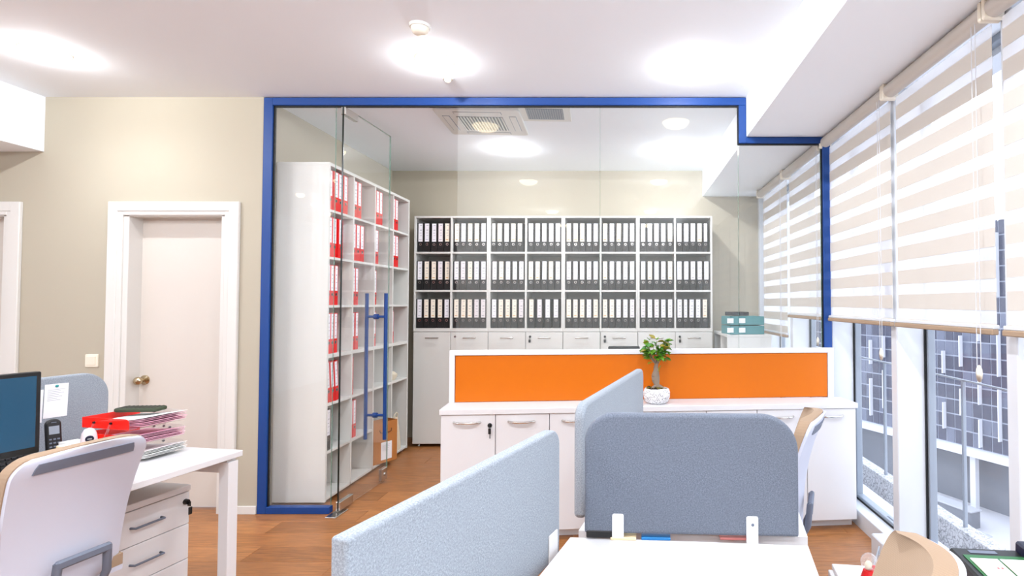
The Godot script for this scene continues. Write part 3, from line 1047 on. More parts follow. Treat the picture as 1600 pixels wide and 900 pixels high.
# ---------------------------------------------------------------- bookcases on the far wall
func build_back_bookcase() -> void:
	var x0 := -2.09
	var cw := 0.3712
	var zf := -5.53
	var where := ["beside the tall open shelving, first of four", "second of four from the open shelving", "third of four from the open shelving", "fourth of four, close to the windows"]
	var ys := [1.17, 1.549, 1.929]
	for k in 4:
		var h := thing("binder_hutch", "white upper bookcase filled with black binders, %s" % where[k], "bookcase", Vector3(x0 + cw * 2 * k, 1.137, zf), 0.0, "upper bookcases on the far wall")
		var w := cw * 2
		put("side_panel", span(0.0005, 0.018, 0, 1.15, -0.36, 0, 0.001), M.shelf_white, h)
		put("side_panel", span(w - 0.018, w - 0.0005, 0, 1.15, -0.36, 0, 0.001), M.shelf_white, h)
		put("upright", span(w / 2 - 0.009, w / 2 + 0.009, 0.033, 1.132, -0.352, -0.001, 0.001), M.shelf_white, h)
		put("top_panel", span(0.018, w - 0.018, 1.132, 1.15, -0.36, 0, 0.001), M.shelf_white, h)
		put("bottom_panel", span(0.018, w - 0.018, 0.0, 0.033, -0.36, 0, 0.001), M.shelf_white, h)
		put("back_panel", span(0.018, w - 0.018, 0.033, 1.132, -0.36, -0.352), M.shelf_white, h)
		for r in [1, 2]:
			for e in 2:
				put("shelf_board", span(0.018 if e == 0 else w / 2 + 0.009, w / 2 - 0.009 if e == 0 else w - 0.018, ys[r] - 1.137 - 0.018, ys[r] - 1.137, -0.352, -0.002, 0.001), M.shelf_white, h)
		var c := thing("base_cabinet", "white two-door base cabinet under the black binders, %s" % where[k], "cabinet", Vector3(x0 + cw * 2 * k, 0, zf), 0.0, "base cabinets on the far wall")
		put("body", span(0.001, w - 0.001, 0.03, 1.137, -0.385, -0.020, 0.001), M.shelf_white, c)
		for e in 2:
			var dx := cw * e
			var dr := put("door", span(dx + 0.0025, dx + cw - 0.0025, 0.032, 1.132, -0.0195, 0.0, 0.0015), M.shelf_white, c)
			var hd := Geo.new()
			hd.tube([Vector3(dx + cw / 2 - 0.062, 1.075, 0.0), Vector3(dx + cw / 2 - 0.060, 1.075, 0.018), Vector3(dx + cw / 2 + 0.060, 1.075, 0.018), Vector3(dx + cw / 2 + 0.062, 1.075, 0.0)], 0.0055, 8)
			put("handle", hd, M.steel, dr)
			if e == 1:
				var lk := Geo.new().turned(Transform3D(Basis(Vector3.RIGHT, PI / 2), Vector3(dx + 0.045, 1.087, 0.0)))
				lk.lathe([[0.0, 0.010], [0.010, 0.010], [0.012, 0.0]], 14)
				put("lock", lk, M.black if k > 0 else M.steel, dr)
				if k > 0:
					var ky := bx(Vector3(dx + 0.045, 1.073, 0.018), Vector3(0.003, 0.016, 0.022))
					ky.box(Vector3(dx + 0.045, 1.045, 0.024), Vector3(0.022, 0.032, 0.007), 0.003)
					put("key", ky, M.black, dr)
		for e in [0.05, w - 0.05]:
			for z in [-0.05, -0.35]:
				put("foot", Geo.new().lathe([[0.0, 0.0], [0.016, 0.0], [0.012, 0.008], [0.012, 0.032], [0.0, 0.032]], 14), M.steel, c, Transform3D(Basis.IDENTITY, Vector3(e, 0, z)))
	# black binders: five to a compartment
	var rng := RandomNumberGenerator.new()
	rng.seed = 12
	var rows := ["bottom", "middle", "top"]
	for col in 8:
		for r in 3:
			var n := 4 if (col == 3 and r == 0) else 5
			var xx := x0 + cw * col + (0.020 if col % 2 == 0 else 0.012)
			var slack := (cw - 0.032 - n * 0.0645) / n
			xx += slack * 0.4
			for k in n:
				var w := 0.0645
				if (col == 2 and r == 2 and k == 0) or (col == 7 and r == 0 and k == 1) or (col == 7 and r == 2 and k == 4):
					w = 0.048
				var paper := "spine_cool"
				var q := rng.randf()
				if q < 0.34:
					paper = "spine_warm"
				elif q < 0.55:
					paper = "spine_pale"
				var lean := 0.0
				if rng.randf() < 0.12 and k < n - 1:
					lean = -0.012
				binder("binder", "binder_black", "black lever-arch binder, %s in %s row of the %s bay counted from the open shelving" % [ORD[k], rows[r], ORD[col]], "binder", "black binders on the far wall",
						Vector3(xx + w / 2, ys[r], zf - 0.018 - rng.randf() * 0.014), 0.0, w, lean, paper)
				xx += w + slack * 0.85
	# low shelf by the windows, letter trays on it
	var l := thing("low_shelf", "low white shelf with small open compartments under the archive room windows", "shelf", Vector3(0.935, 0, -5.05))
	put("carcass", span(0.0, 0.40, 0.02, 0.04, -0.72, 0.0, 0.001), M.shelf_white, l)
	put("end_panel", span(0.0, 0.40, 0.0, 1.11, -0.018, 0.0, 0.001), M.shelf_white, l)
	put("end_panel", span(0.0, 0.40, 0.0, 1.11, -0.72, -0.702, 0.001), M.shelf_white, l)
	put("back_panel", span(0.385, 0.40, 0.04, 1.11, -0.702, -0.018), M.shelf_white, l)
	put("upright", span(0.002, 0.385, 0.04, 1.11, -0.369, -0.351, 0.001), M.shelf_white, l)
	put("top_panel", span(-0.004, 0.404, 1.11, 1.135, -0.724, 0.004, 0.002), M.shelf_white, l)
	for y in [0.40, 0.75]:
		put("shelf_board", span(0.002, 0.385, y, y + 0.018, -0.351, -0.018, 0.001), M.shelf_white, l)
		put("shelf_board", span(0.002, 0.385, y, y + 0.018, -0.702, -0.369, 0.001), M.shelf_white, l)
	for k in 2:
		var t := thing("letter_tray", "blue-green letter tray on the low shelf by the archive windows, %s of the two" % ["lower", "upper"][k], "letter tray", Vector3(1.09, 1.135 + 0.085 * k, -5.18), 8.0, "blue-green letter trays")
		put("base", span(-0.15, 0.17, 0.0, 0.006, -0.13, 0.13, 0.002), M.teal, t)
		for e in [[-0.15, -0.145, -0.13, 0.13], [0.165, 0.17, -0.13, 0.13], [-0.15, 0.17, -0.13, -0.125], [-0.15, 0.17, 0.125, 0.13]]:
			put("wall", span(e[0], e[1], 0.0, 0.078, e[2], e[3], 0.002), M.teal, t)
		for e in [-0.09, 0.02]:
			put("label_card", span(e - 0.03 - 0.06, e + 0.03 - 0.06, 0.018, 0.062, 0.1305, 0.1315), M.paper, t)
	var bk := thing("notebook", "dark grey notebook lying on top of the blue-green letter trays", "notebook", Vector3(1.05, 1.305, -5.18), 8.0)
	put("cover", span(-0.08, 0.08, 0.0, 0.034, -0.11, 0.10, 0.004), M.dark_grey, bk)
	put("pages", span(-0.074, 0.0815, 0.005, 0.029, -0.105, 0.095), M.paper, bk)

# ---------------------------------------------------------------- counter
func build_counter() -> void:
	var base := Transform3D(Basis(Vector3.UP, deg_to_rad(5.0)), Vector3(-1.087, 0, -3.318))
	var at := func(x: float, y: float, z: float) -> Vector3: return base * Vector3(x, y, z)
	var dw := 0.3205
	var names := ["closest to the glass door", "second from the glass door", "third from the glass door", "beside the windows"]
	for k in 4:
		var c := thing("counter_cabinet", "low white two-door cabinet under the long worktop, %s" % names[k], "cabinet", at.call(k * dw * 2, 0, 0), 5.0, "low cabinets under the worktop")
		put("body", span(0.001, dw * 2 - 0.001, 0.058, 0.757, -0.225, -0.019, 0.001), M.laminate, c)
		put("plinth", span(0.001, dw * 2 - 0.001, 0.0, 0.058, -0.215, -0.068), M.laminate, c)
		for e in 2:
			var x := e * dw
			var d := put("door", span(x + 0.002, x + dw - 0.002, 0.060, 0.754, -0.0185, 0.0, 0.0015), M.laminate, c)
			var h := Geo.new()
			var path := []
			for j in 13:
				var q := j / 12.0 * 2.0 - 1.0
				path.append(Vector3(x + dw * 0.48 + q * 0.078, 0.712 - 0.004 * (1.0 - q * q), 0.004 + 0.026 * (1.0 - q * q * q * q)))
			h.tube(path, 0.0065, 10)
			put("handle", h, M.chrome, d)
			if e == 0 and k != 2:
				var lk := Geo.new().turned(Transform3D(Basis(Vector3.RIGHT, PI / 2), Vector3(x + dw - 0.033, 0.690, 0.0)))
				lk.lathe([[0.0, 0.012], [0.011, 0.012], [0.014, 0.0]], 16)
				put("lock", lk, M.black, d)
				if k == 0:
					var ky := bx(Vector3(x + dw - 0.033, 0.690, 0.020), Vector3(0.004, 0.018, 0.022), 0.001)
					ky.box(Vector3(x + dw - 0.031, 0.660, 0.022), Vector3(0.016, 0.034, 0.006), 0.002)
					ky.box(Vector3(x + dw - 0.029, 0.632, 0.022), Vector3(0.005, 0.030, 0.002))
					put("key", ky, M.black, d)
	var t := thing("counter_worktop", "long white worktop on the row of low cabinets, below the orange panel", "worktop", at.call(0, 0.757, 0), 5.0)
	put("slab", span(-0.006, dw * 8 + 0.008, 0.0, 0.032, -0.226, 0.012, 0.002), M.laminate, t)
	var p := thing("counter_screen", "white framed screen with a bright orange panel along the back of the worktop", "screen panel", at.call(0.0, 0.789, -0.226), 5.0)
	var w := 2.525
	put("frame", span(0.0, 0.034, 0, 0.330, -0.024, 0.010, 0.002), M.laminate, p)
	put("frame", span(w - 0.040, w, 0, 0.330, -0.024, 0.010, 0.002), M.laminate, p)
	put("frame", span(0.034, w - 0.040, 0.298, 0.330, -0.024, 0.010, 0.002), M.laminate, p)
	put("backing", span(0.034, w - 0.04, 0.0, 0.298, -0.024, -0.012), M.laminate, p)
	put("orange_panel", span(0.036, w - 0.042, 0.002, 0.296, -0.012, 0.004, 0.004), M.orange, p)
	# screens of the archive-room desk, just showing over the panel
	var mon := thing("desk_monitor", "black monitor whose top edge just shows over the orange panel", "monitor", Vector3(-0.03, 0.0, -4.25), 2.0)
	put("panel", span(-0.09, 0.15, 0.90, 1.092, -0.015, 0.015, 0.006), M.black, mon)
	put("stand", span(0.01, 0.05, 0.745, 0.92, -0.05, -0.02, 0.004), M.black, mon)
	put("base", span(-0.12, 0.08, 0.730, 0.745, -0.11, 0.06, 0.004), M.black, mon)
	var dk := thing("archive_desk", "white desk behind the orange panel inside the archive room", "desk", Vector3(0.1, 0, -4.35))
	put("tabletop", span(-0.75, 0.95, 0.705, 0.73, -0.36, 0.36, 0.003), M.laminate, dk)
	for x in [-0.70, 0.90]:
		for z in [-0.31, 0.31]:
			put("leg", span(x - 0.025, x + 0.025, 0, 0.705, z - 0.025, z + 0.025, 0.003), M.laminate, dk)

# ---------------------------------------------------------------- desks in the middle
func build_near_desks() -> void:
	var d := thing("office_desk", "white desk closest to the camera, in front of the grey felt screen", "desk", Vector3(0.15, 0, -1.0))
	var o := Vector2(0.15, -1.0)
	put("tabletop", Geo.new().poly(PackedVector2Array([Vector2(-0.158, -1.660) - o, Vector2(0.523, -1.603) - o, Vector2(0.290, -0.24) - o, Vector2(-0.49, -0.28) - o]), 0.705, 0.73), M.laminate, d)
	for q in [Vector2(-0.12, -1.60), Vector2(0.46, -1.55), Vector2(0.25, -0.31), Vector2(-0.41, -0.34)]:
		put("leg", span(q.x - o.x - 0.025, q.x - o.x + 0.025, 0, 0.705, q.y - o.y - 0.025, q.y - o.y + 0.025, 0.003), M.laminate, d)
	var d2 := thing("office_desk", "white desk hidden behind the grey felt screen, in front of the low cabinets", "desk", Vector3(0.3, 0, -2.3))
	o = Vector2(0.3, -2.3)
	put("tabletop", Geo.new().poly(PackedVector2Array([Vector2(-0.138, -1.708) - o, Vector2(0.542, -1.662) - o, Vector2(0.765, -2.93) - o, Vector2(0.110, -2.98) - o]), 0.705, 0.73), M.laminate, d2)
	for q in [Vector2(-0.09, -1.77), Vector2(0.50, -1.73), Vector2(0.71, -2.88), Vector2(0.14, -2.92)]:
		put("leg", span(q.x - o.x - 0.025, q.x - o.x + 0.025, 0, 0.705, q.y - o.y - 0.025, q.y - o.y + 0.025, 0.003), M.laminate, d2)
	# felt screens
	var s := thing("desk_screen", "wide grey felt desk screen with rounded upper corners facing the camera", "desk screen", Vector3(0.195, 0.745, -1.652), -2.8, "grey felt desk screens")
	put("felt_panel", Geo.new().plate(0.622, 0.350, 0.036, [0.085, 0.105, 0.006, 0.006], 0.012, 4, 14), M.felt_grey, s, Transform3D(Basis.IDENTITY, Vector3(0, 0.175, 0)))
	for x in [-0.212, 0.176]:
		var b := Geo.new().turned(Transform3D(Basis.IDENTITY, Vector3(x, 0.017, 0.0205)))
		b.plate(0.034, 0.086, 0.004, [0.006, 0.006, 0.002, 0.002], 0.001)
		b.turned(Transform3D.IDENTITY)
		b.box(Vector3(x, -0.046, 0.012), Vector3(0.034, 0.012, 0.024), 0.001)
		var br := put("bracket", b, M.laminate_edge, s)
		if x > 0.0:
			var sc := Geo.new().turned(Transform3D(Basis(Vector3.RIGHT, PI / 2), Vector3(x + 0.001, 0.036, 0.0225)))
			sc.lathe([[0.0, 0.002], [0.0035, 0.002], [0.0045, 0.0]], 12)
			put("screw", sc, M.mid_grey, br)
	put("cable_clamp", span(-0.305, -0.225, -0.012, 0.010, -0.05, 0.02, 0.003), M.black, s)
	var dir := Vector3(0.236, 0, -0.762)
	var a := thing("desk_screen", "grey felt divider along the side of the closest desk, coloured as if lit", "desk screen", Vector3(-0.318, 0.70, -1.240), rad_to_deg(atan2(0.762, 0.236)), "grey felt desk screens")
	put("felt_panel", Geo.new().plate(dir.length(), 0.362, 0.034, [0.006, 0.05, 0.010, 0.006], 0.008, 3, 12), M.felt_lit, a, Transform3D(Basis.IDENTITY, Vector3(0, 0.181, 0)))
	put("bracket", Geo.new().plate(0.055, 0.085, 0.004, [0.004, 0.004, 0.002, 0.002], 0.001), M.laminate_edge, a, Transform3D(Basis.IDENTITY, Vector3(0.347, 0.040, 0.0195)))
	var dir2 := Vector3(0.250, 0, -1.115)
	var c := thing("desk_screen", "felt divider coloured as window-lit, between the wide grey screen and the orange panel", "desk screen", Vector3(-0.035, 0.655, -2.548), rad_to_deg(atan2(1.115, 0.250)), "grey felt desk screens")
	put("felt_panel", Geo.new().plate(dir2.length(), 0.405, 0.040, [0.06, 0.05, 0.01, 0.02], 0.014, 4, 12), M.felt_lit, c, Transform3D(Basis.IDENTITY, Vector3(0, 0.2025, 0)))  # window light is put into the felt colour here
	for x in [-0.40, 0.36]:
		put("bracket", bx(Vector3(x, 0.04, 0.024), Vector3(0.04, 0.09, 0.006), 0.002), M.laminate_edge, c)
	# papers glimpsed under the wide screen
	var n := 0
	for q in [[-0.035, 0.075, "cream_box", "cream paper folder showing under the wide grey screen"], [0.055, 0.085, "folder_blue", "blue folder showing under the wide grey screen"], [0.285, 0.10, "folder_rose", "reddish folder showing under the wide grey screen"]]:
		var f := thing("folder", q[3], "folder", Vector3(q[0] + q[1] / 2, 0.7305, -1.735), -2.8)
		put("cover", span(-q[1] / 2, q[1] / 2, 0.0, 0.007, -0.06, 0.098, 0.001), M[q[2]], f)
		put("pages", span(-q[1] / 2 + 0.003, q[1] / 2 - 0.003, 0.007, 0.009, -0.055, 0.05), M.paper, f)
		n += 1
	# cupboard and table by the windows
	var pd := thing("side_cabinet", "low white cabinet beside the beige chair, carrying the little snow globe", "cabinet", Vector3(0.80, 0, -1.62), -8.0)
	put("body", span(-0.14, 0.14, 0.03, 0.535, -0.24, 0.24, 0.002), M.laminate, pd)
	put("top_panel", span(-0.143, 0.143, 0.535, 0.552, -0.243, 0.243, 0.002), M.laminate, pd)
	for k in 3:
		var dr := put("drawer", span(-0.156, -0.141, 0.045 + k * 0.165, 0.045 + k * 0.165 + 0.160, -0.236, 0.236, 0.002), M.laminate, pd)
		put("handle", Geo.new().tube([Vector3(-0.156, 0.14 + k * 0.165, -0.06), Vector3(-0.176, 0.14 + k * 0.165, -0.058), Vector3(-0.176, 0.14 + k * 0.165, 0.058), Vector3(-0.156, 0.14 + k * 0.165, 0.06)], 0.004, 8), M.steel, dr)
	var tb := thing("side_table", "small white table under the leaflet holder beside the windows", "table", Vector3(1.02, 0, -1.26), -8.0)
	put("tabletop", span(-0.13, 0.13, 0.66, 0.69, -0.25, 0.16, 0.003), M.laminate, tb)
	for x in [-0.10, 0.10]:
		for z in [-0.21, 0.12]:
			put("leg", span(x - 0.015, x + 0.015, 0, 0.66, z - 0.015, z + 0.015, 0.002), M.laminate, tb)

# ---------------------------------------------------------------- desk by the doors
func build_side_desk() -> void:
	var P := Vector3(-1.79, 0, -2.636)
	var base := Transform3D(Basis(Vector3.UP, deg_to_rad(-10.0)), P)
	var at := func(x: float, y: float, z: float) -> Vector3: return base * Vector3(x, y, z)
	var d := thing("office_desk", "white desk by the doors with the monitor and red letter trays", "desk", P, -10.0)
	put("tabletop", span(-0.73, 0.0, 0.703, 0.73, 0.0, 1.60, 0.002), M.laminate, d)
	for z in [0.045, 1.555]:
		put("leg", span(-0.057, -0.005, 0, 0.69, z - 0.026, z + 0.026, 0.002), M.laminate, d)
		put("leg", span(-0.715, -0.663, 0, 0.69, z - 0.026, z + 0.026, 0.002), M.laminate, d)
		put("top_rail", span(-0.663, -0.057, 0.64, 0.69, z - 0.024, z + 0.024, 0.002), M.laminate, d)
	put("side_rail", span(-0.60, -0.55, 0.655, 0.69, 0.07, 1.53, 0.002), M.laminate, d)
	for z in [0.045, 1.555]:
		put("spacer", span(-0.05, -0.02, 0.69, 0.703, z - 0.02, z + 0.02), M.laminate_edge, d)
		put("spacer", span(-0.70, -0.67, 0.69, 0.703, z - 0.02, z + 0.02), M.laminate_edge, d)
	put("screw", Geo.new().lathe([[0.0, 0.688], [0.006, 0.690], [0.006, 0.703], [0.0, 0.703]], 12), M.mid_grey, d, Transform3D(Basis.IDENTITY, Vector3(-0.10, 0, 0.33)))
	var s := thing("desk_screen", "grey felt screen behind the monitor, with two notes pinned on it", "desk screen", at.call(-0.765, 0.68, 0.715), -10.0 + 90.0, "grey felt desk screens")
	put("felt_panel", Geo.new().plate(1.40, 0.408, 0.034, [0.09, 0.115, 0.01, 0.01], 0.011, 4, 14), M.felt_lit, s, Transform3D(Basis.IDENTITY, Vector3(0, 0.204, 0)))  # same felt as the wide screen; the lighter tone stands for stronger light
	for x in [-0.5, 0.5]:
		put("bracket", bx(Vector3(x, 0.05, 0.019), Vector3(0.04, 0.10, 0.004), 0.001), M.laminate_edge, s)
	# notes on the screen (local +x runs to the far end, +z faces the desk)
	for q in [[0.475, 0.300, 0.092, 0.150, "white typed note held by a teal pin on the grey felt screen"], [0.382, 0.285, 0.085, 0.145, "white note half hidden by the monitor on the grey felt screen"]]:
		var p := thing("pinned_note", q[4], "note", Transform3D(Basis(Vector3.UP, deg_to_rad(80.0)), at.call(-0.765, 0.68, 0.715)) * Vector3(q[0], q[1], 0.0185), 80.0)
		var g := bx(Vector3(0, 0, 0), Vector3(q[2], q[3], 0.0006))
		g.quad(Vector3(-q[2] / 2, -q[3] / 2, 0.0005), Vector3(q[2] / 2, -q[3] / 2, 0.0005), Vector3(q[2] / 2, q[3] / 2, 0.0005), Vector3(-q[2] / 2, q[3] / 2, 0.0005), Vector3.BACK)
		put("sheet", g, M.note, p, Transform3D(Basis(Vector3.BACK, -0.03), Vector3.ZERO))
		put("pin", Geo.new().ball(Vector3(0, q[3] / 2 - 0.010, 0.004), Vector3(0.006, 0.006, 0.006), 12), M.pin_teal, p)
	# drawer unit
	var u := thing("drawer_unit", "white three-drawer pedestal under the desk by the doors, with a key in its lock", "drawer unit", at.call(-0.237, 0, 0.047), -10.0)
	put("body", span(-0.48, -0.019, 0.045, 0.545, 0.0, 0.40, 0.001), M.laminate, u)
	put("top_panel", span(-0.482, 0.003, 0.545, 0.572, -0.002, 0.402, 0.002), M.laminate, u)
	for k in 3:
		var y0: float = [0.050, 0.235, 0.395][k]
		var y1: float = [0.232, 0.392, 0.541][k]
		var dr := put("drawer", span(-0.0185, 0.0, y0, y1, 0.002, 0.398, 0.0015), M.laminate, u)
		var yh := y0 + (y1 - y0) * 0.52
		put("handle", Geo.new().tube([Vector3(0.0, yh, 0.135), Vector3(0.024, yh, 0.138), Vector3(0.024, yh, 0.262), Vector3(0.0, yh, 0.265)], 0.0048, 10), M.mid_grey, dr)
		if k == 2:
			var lk := Geo.new().turned(Transform3D(Basis(Vector3.BACK, -PI / 2), Vector3(0.0, yh + 0.028, 0.022)))
			lk.lathe([[0.0, 0.016], [0.011, 0.016], [0.013, 0.0]], 16)
			put("lock", lk, M.black, dr)
			var ky := bx(Vector3(0.022, yh + 0.020, 0.022), Vector3(0.016, 0.022, 0.003))
			ky.box(Vector3(0.026, yh - 0.012, 0.020), Vector3(0.006, 0.034, 0.018), 0.002)
			put("key", ky, M.black, dr)
	for x in [-0.43, -0.06]:
		for z in [0.05, 0.35]:
			put("caster", Geo.new().ball(Vector3(x, 0.0225, z), Vector3(0.0225, 0.0225, 0.012), 12), M.black, u)
	# monitor
	var m := thing("desk_monitor", "black flat monitor with a dark blue-green screen on the desk by the doors", "monitor", Vector3(-2.438, 0.73, -2.012), -16.0 + 90.0)
	put("housing", Geo.new().plate(0.52, 0.325, 0.030, [0.006, 0.006, 0.006, 0.006], 0.004), M.black, m, Transform3D(Basis.IDENTITY, Vector3(0, 0.252, 0)))
	put("screen", bx(Vector3(0, 0.257, 0.0155), Vector3(0.488, 0.282, 0.001)), M.screen_dark, m)
	put("neck", bx(Vector3(0, 0.075, -0.035), Vector3(0.06, 0.15, 0.03), 0.006), M.black, m)
	put("foot", Geo.new().turned(Transform3D(Basis(Vector3.RIGHT, PI / 2), Vector3(0, 0.006, -0.01))).plate(0.25, 0.18, 0.012, [0.03, 0.03, 0.03, 0.03], 0.004), M.black, m)
	# cordless phone in its cradle
	var p2 := thing("cordless_phone", "black cordless telephone upright in its cradle beside the monitor", "telephone", Vector3(-2.395, 0.73, -2.36), 62.0)
	put("cradle", Geo.new().lathe([[0.0, 0.0], [0.040, 0.0], [0.042, 0.010], [0.032, 0.030], [0.0, 0.032]], 24), M.black, p2)
	var tilt := Transform3D(Basis(Vector3.RIGHT, -0.18), Vector3(0, 0.022, 0.0))
	var hs := put("handset", Geo.new().plate(0.050, 0.178, 0.026, [0.022, 0.022, 0.014, 0.014], 0.009, 3), M.black, p2, tilt * Transform3D(Basis.IDENTITY, Vector3(0, 0.090, 0)))
	put("display", bx(Vector3(0, 0.042, 0.0132), Vector3(0.032, 0.034, 0.001)), M.window_grey, hs)
	var keyg := once("phone_key", func(): return bx(Vector3.ZERO, Vector3(0.0085, 0.0065, 0.002), 0.001))
	for r in 5:
		for c in 3:
			put("key", keyg, M.mid_grey, hs, Transform3D(Basis.IDENTITY, Vector3(-0.0125 + c * 0.0125, 0.004 - r * 0.0155, 0.0135)))
	put("earpiece", bx(Vector3(0, 0.074, 0.0132), Vector3(0.016, 0.003, 0.001)), M.mid_grey, hs)
	# white cream bottle with its round dark blue badge
	var bt := thing("cream_bottle", "small white lotion bottle with a round dark blue badge", "bottle", Vector3(-2.19, 0.73, -2.295), 48.0)
	put("body", Geo.new().lathe([[0.0, 0.0], [0.023, 0.0], [0.026, 0.008], [0.026, 0.135], [0.023, 0.158], [0.015, 0.174], [0.0, 0.180]], 28), M.bottle_white, bt)
	var badge := put("badge", Geo.new().turned(Transform3D(Basis(Vector3.RIGHT, PI / 2), Vector3(0, 0.138, 0.0242))).lathe([[0.0, 0.003], [0.0125, 0.003], [0.0135, 0.0]], 24), M.navy, bt)
	var tm := TextMesh.new()
	tm.text = "NIVEA"
	tm.font_size = 16
	tm.pixel_size = 0.00032
	tm.depth = 0.0004
	var sf := SystemFont.new()
	sf.font_names = PackedStringArray(["Droid Sans"])
	tm.font = sf
	put("lettering", tm, M.paper, badge, Transform3D(Basis.IDENTITY, Vector3(0, 0.138, 0.0275)))
	# small boxes
	var b1 := thing("card_box", "small white open card box between the telephone and the lotion bottle", "box", Vector3(-2.275, 0.73, -2.33), -18.0)
	for e in [[-0.055, 0.055, 0.028, 0.031], [-0.055, 0.055, -0.031, -0.028], [-0.055, -0.052, -0.031, 0.031], [0.052, 0.055, -0.031, 0.031]]:
		put("side", span(e[0], e[1], 0.0, 0.115, e[2], e[3]), M.paper, b1)
	put("bottom", span(-0.055, 0.055, 0.0, 0.003, -0.031, 0.031), M.paper, b1)
	var b2 := thing("card_box", "little cream carton in front of the white card box", "box", Vector3(-2.245, 0.73, -2.25), -25.0)
	put("carton", span(-0.022, 0.022, 0.0, 0.118, -0.018, 0.018, 0.002), M.cream_box, b2)
	put("flap", span(-0.020, 0.020, 0.118, 0.1195, -0.016, 0.016), M.paper, b2)
	# keyboard and lead at the foot of the monitor
	var kb := thing("keyboard", "black keyboard standing behind the monitor foot with a tangle of lead", "keyboard", Vector3(-2.535, 0.73, -2.20), 74.0)
	var kt := Transform3D(Basis(Vector3.RIGHT, 1.15), Vector3(0, 0.055, 0.0))
	put("case", Geo.new().box(Vector3.ZERO, Vector3(0.32, 0.016, 0.12), 0.004), M.black, kb, kt)
	var kc := once("keycap", func(): return bx(Vector3.ZERO, Vector3(0.015, 0.006, 0.015), 0.002))
	for r in 5:
		for c in 16:
			put("keycap", kc, M.dark_grey, kb, kt * Transform3D(Basis.IDENTITY, Vector3(-0.143 + c * 0.019, 0.010, -0.040 + r * 0.020)))
	trays()

func trays() -> void:
	var t := thing("letter_tray_stack", "three-tier stack of clear and red letter trays on the desk by the doors", "letter trays", Vector3(-2.225, 0.73, -2.55), -13.0)
	# local x: along the red fronts; local -z: away
	for k in 3:
		var y := 0.003 + k * 0.070
		var tray := put("tray", span(-0.133, 0.133, y, y + 0.003, -0.12, 0.12, 0.001), M.acrylic, t)
		var red: bool = k > 0
		put("front_wall", Geo.new().plate(0.266, 0.046, 0.003, [0.004, 0.020, 0.004, 0.004], 0.001), M.acrylic_red if red else M.acrylic, tray, Transform3D(Basis.IDENTITY, Vector3(0, y + 0.024, 0.120)))
		put("rear_wall", Geo.new().plate(0.266, 0.046, 0.003, [0.004, 0.020, 0.004, 0.004], 0.001), M.acrylic, tray, Transform3D(Basis.IDENTITY, Vector3(0, y + 0.024, -0.120)))
		put("end_wall", span(-0.1345, -0.1315, y, y + 0.046, -0.118, 0.118, 0.001), M.acrylic_red if red else M.acrylic, tray)
	for z in [0.1235, -0.1235]:
		for k in 2:
			for x in [-0.075, 0.02]:
				var y := 0.032 + k * 0.070
				put("strut", Geo.new().beam(Vector3(x - 0.02, y, z), Vector3(x + 0.02, y + 0.072, z), 0.012, 0.003, 0.001), M.acrylic, t)
				for e in [[-0.018, 0.002], [0.018, 0.068]]:
					put("knob", Geo.new().turned(Transform3D(Basis(Vector3.RIGHT, PI / 2 * signf(z)), Vector3(x + e[0], y + e[1], z))).lathe([[0.0, 0.006], [0.0045, 0.006], [0.005, 0.0]], 12), M.black, t)
	var base := Transform3D(Basis(Vector3.UP, deg_to_rad(-13.0)), Vector3(-2.225, 0.73, -2.55))
	var n := 0
	for q in [[0.007, 0.020, "paper", "pile of white papers in the lowest letter tray"], [0.077, 0.022, "paper_pink_lit", "papers coloured as if lit pink, sticking out of the middle letter tray"], [0.147, 0.026, "paper_pink_lit", "papers, most coloured as if lit pink, curling out of the top letter tray"]]:
		var p := thing("paper_pile", q[3], "papers", base * Vector3(0.045, q[0], 0.0), -13.0 + [4.0, -5.0, 2.0][n], "paper piles in the letter trays")
		var sheets := 6
		for k in sheets:
			var bend := 0.010 + 0.003 * k
			var y0: float = q[1] / sheets * k
			var mk := func(lift: float) -> Callable:
				return func(u: float, v: float) -> Vector3:
					return Vector3(-0.125 + 0.25 * u + 0.004 * (k % 3), y0 + lift + bend * u * u, -0.095 + 0.19 * v)
			put("sheet", Geo.new().skin(mk.call(0.0016), mk.call(0.0), 8, 1), M.paper if (k == sheets - 1 and n != 1) or (k % 2 == 0 and n == 0) else M[q[2]], p)
		n += 1
	var pc := thing("glasses_case", "dark green ribbed case lying on the top letter tray", "case", base * Vector3(-0.03, 0.190, -0.045), 4.0)
	put("body", Geo.new().turned(Transform3D(Basis(Vector3.RIGHT, PI / 2), Vector3(0, 0.009, 0))).plate(0.19, 0.085, 0.018, [0.02, 0.02, 0.02, 0.02], 0.007, 3), M.pouch_green, pc)
	var rb := Geo.new()
	for k in 9:
		rb.box(Vector3(-0.075 + k * 0.019, 0.0185, 0), Vector3(0.006, 0.002, 0.07), 0.0008)
	put("ribs", rb, M.black, pc)

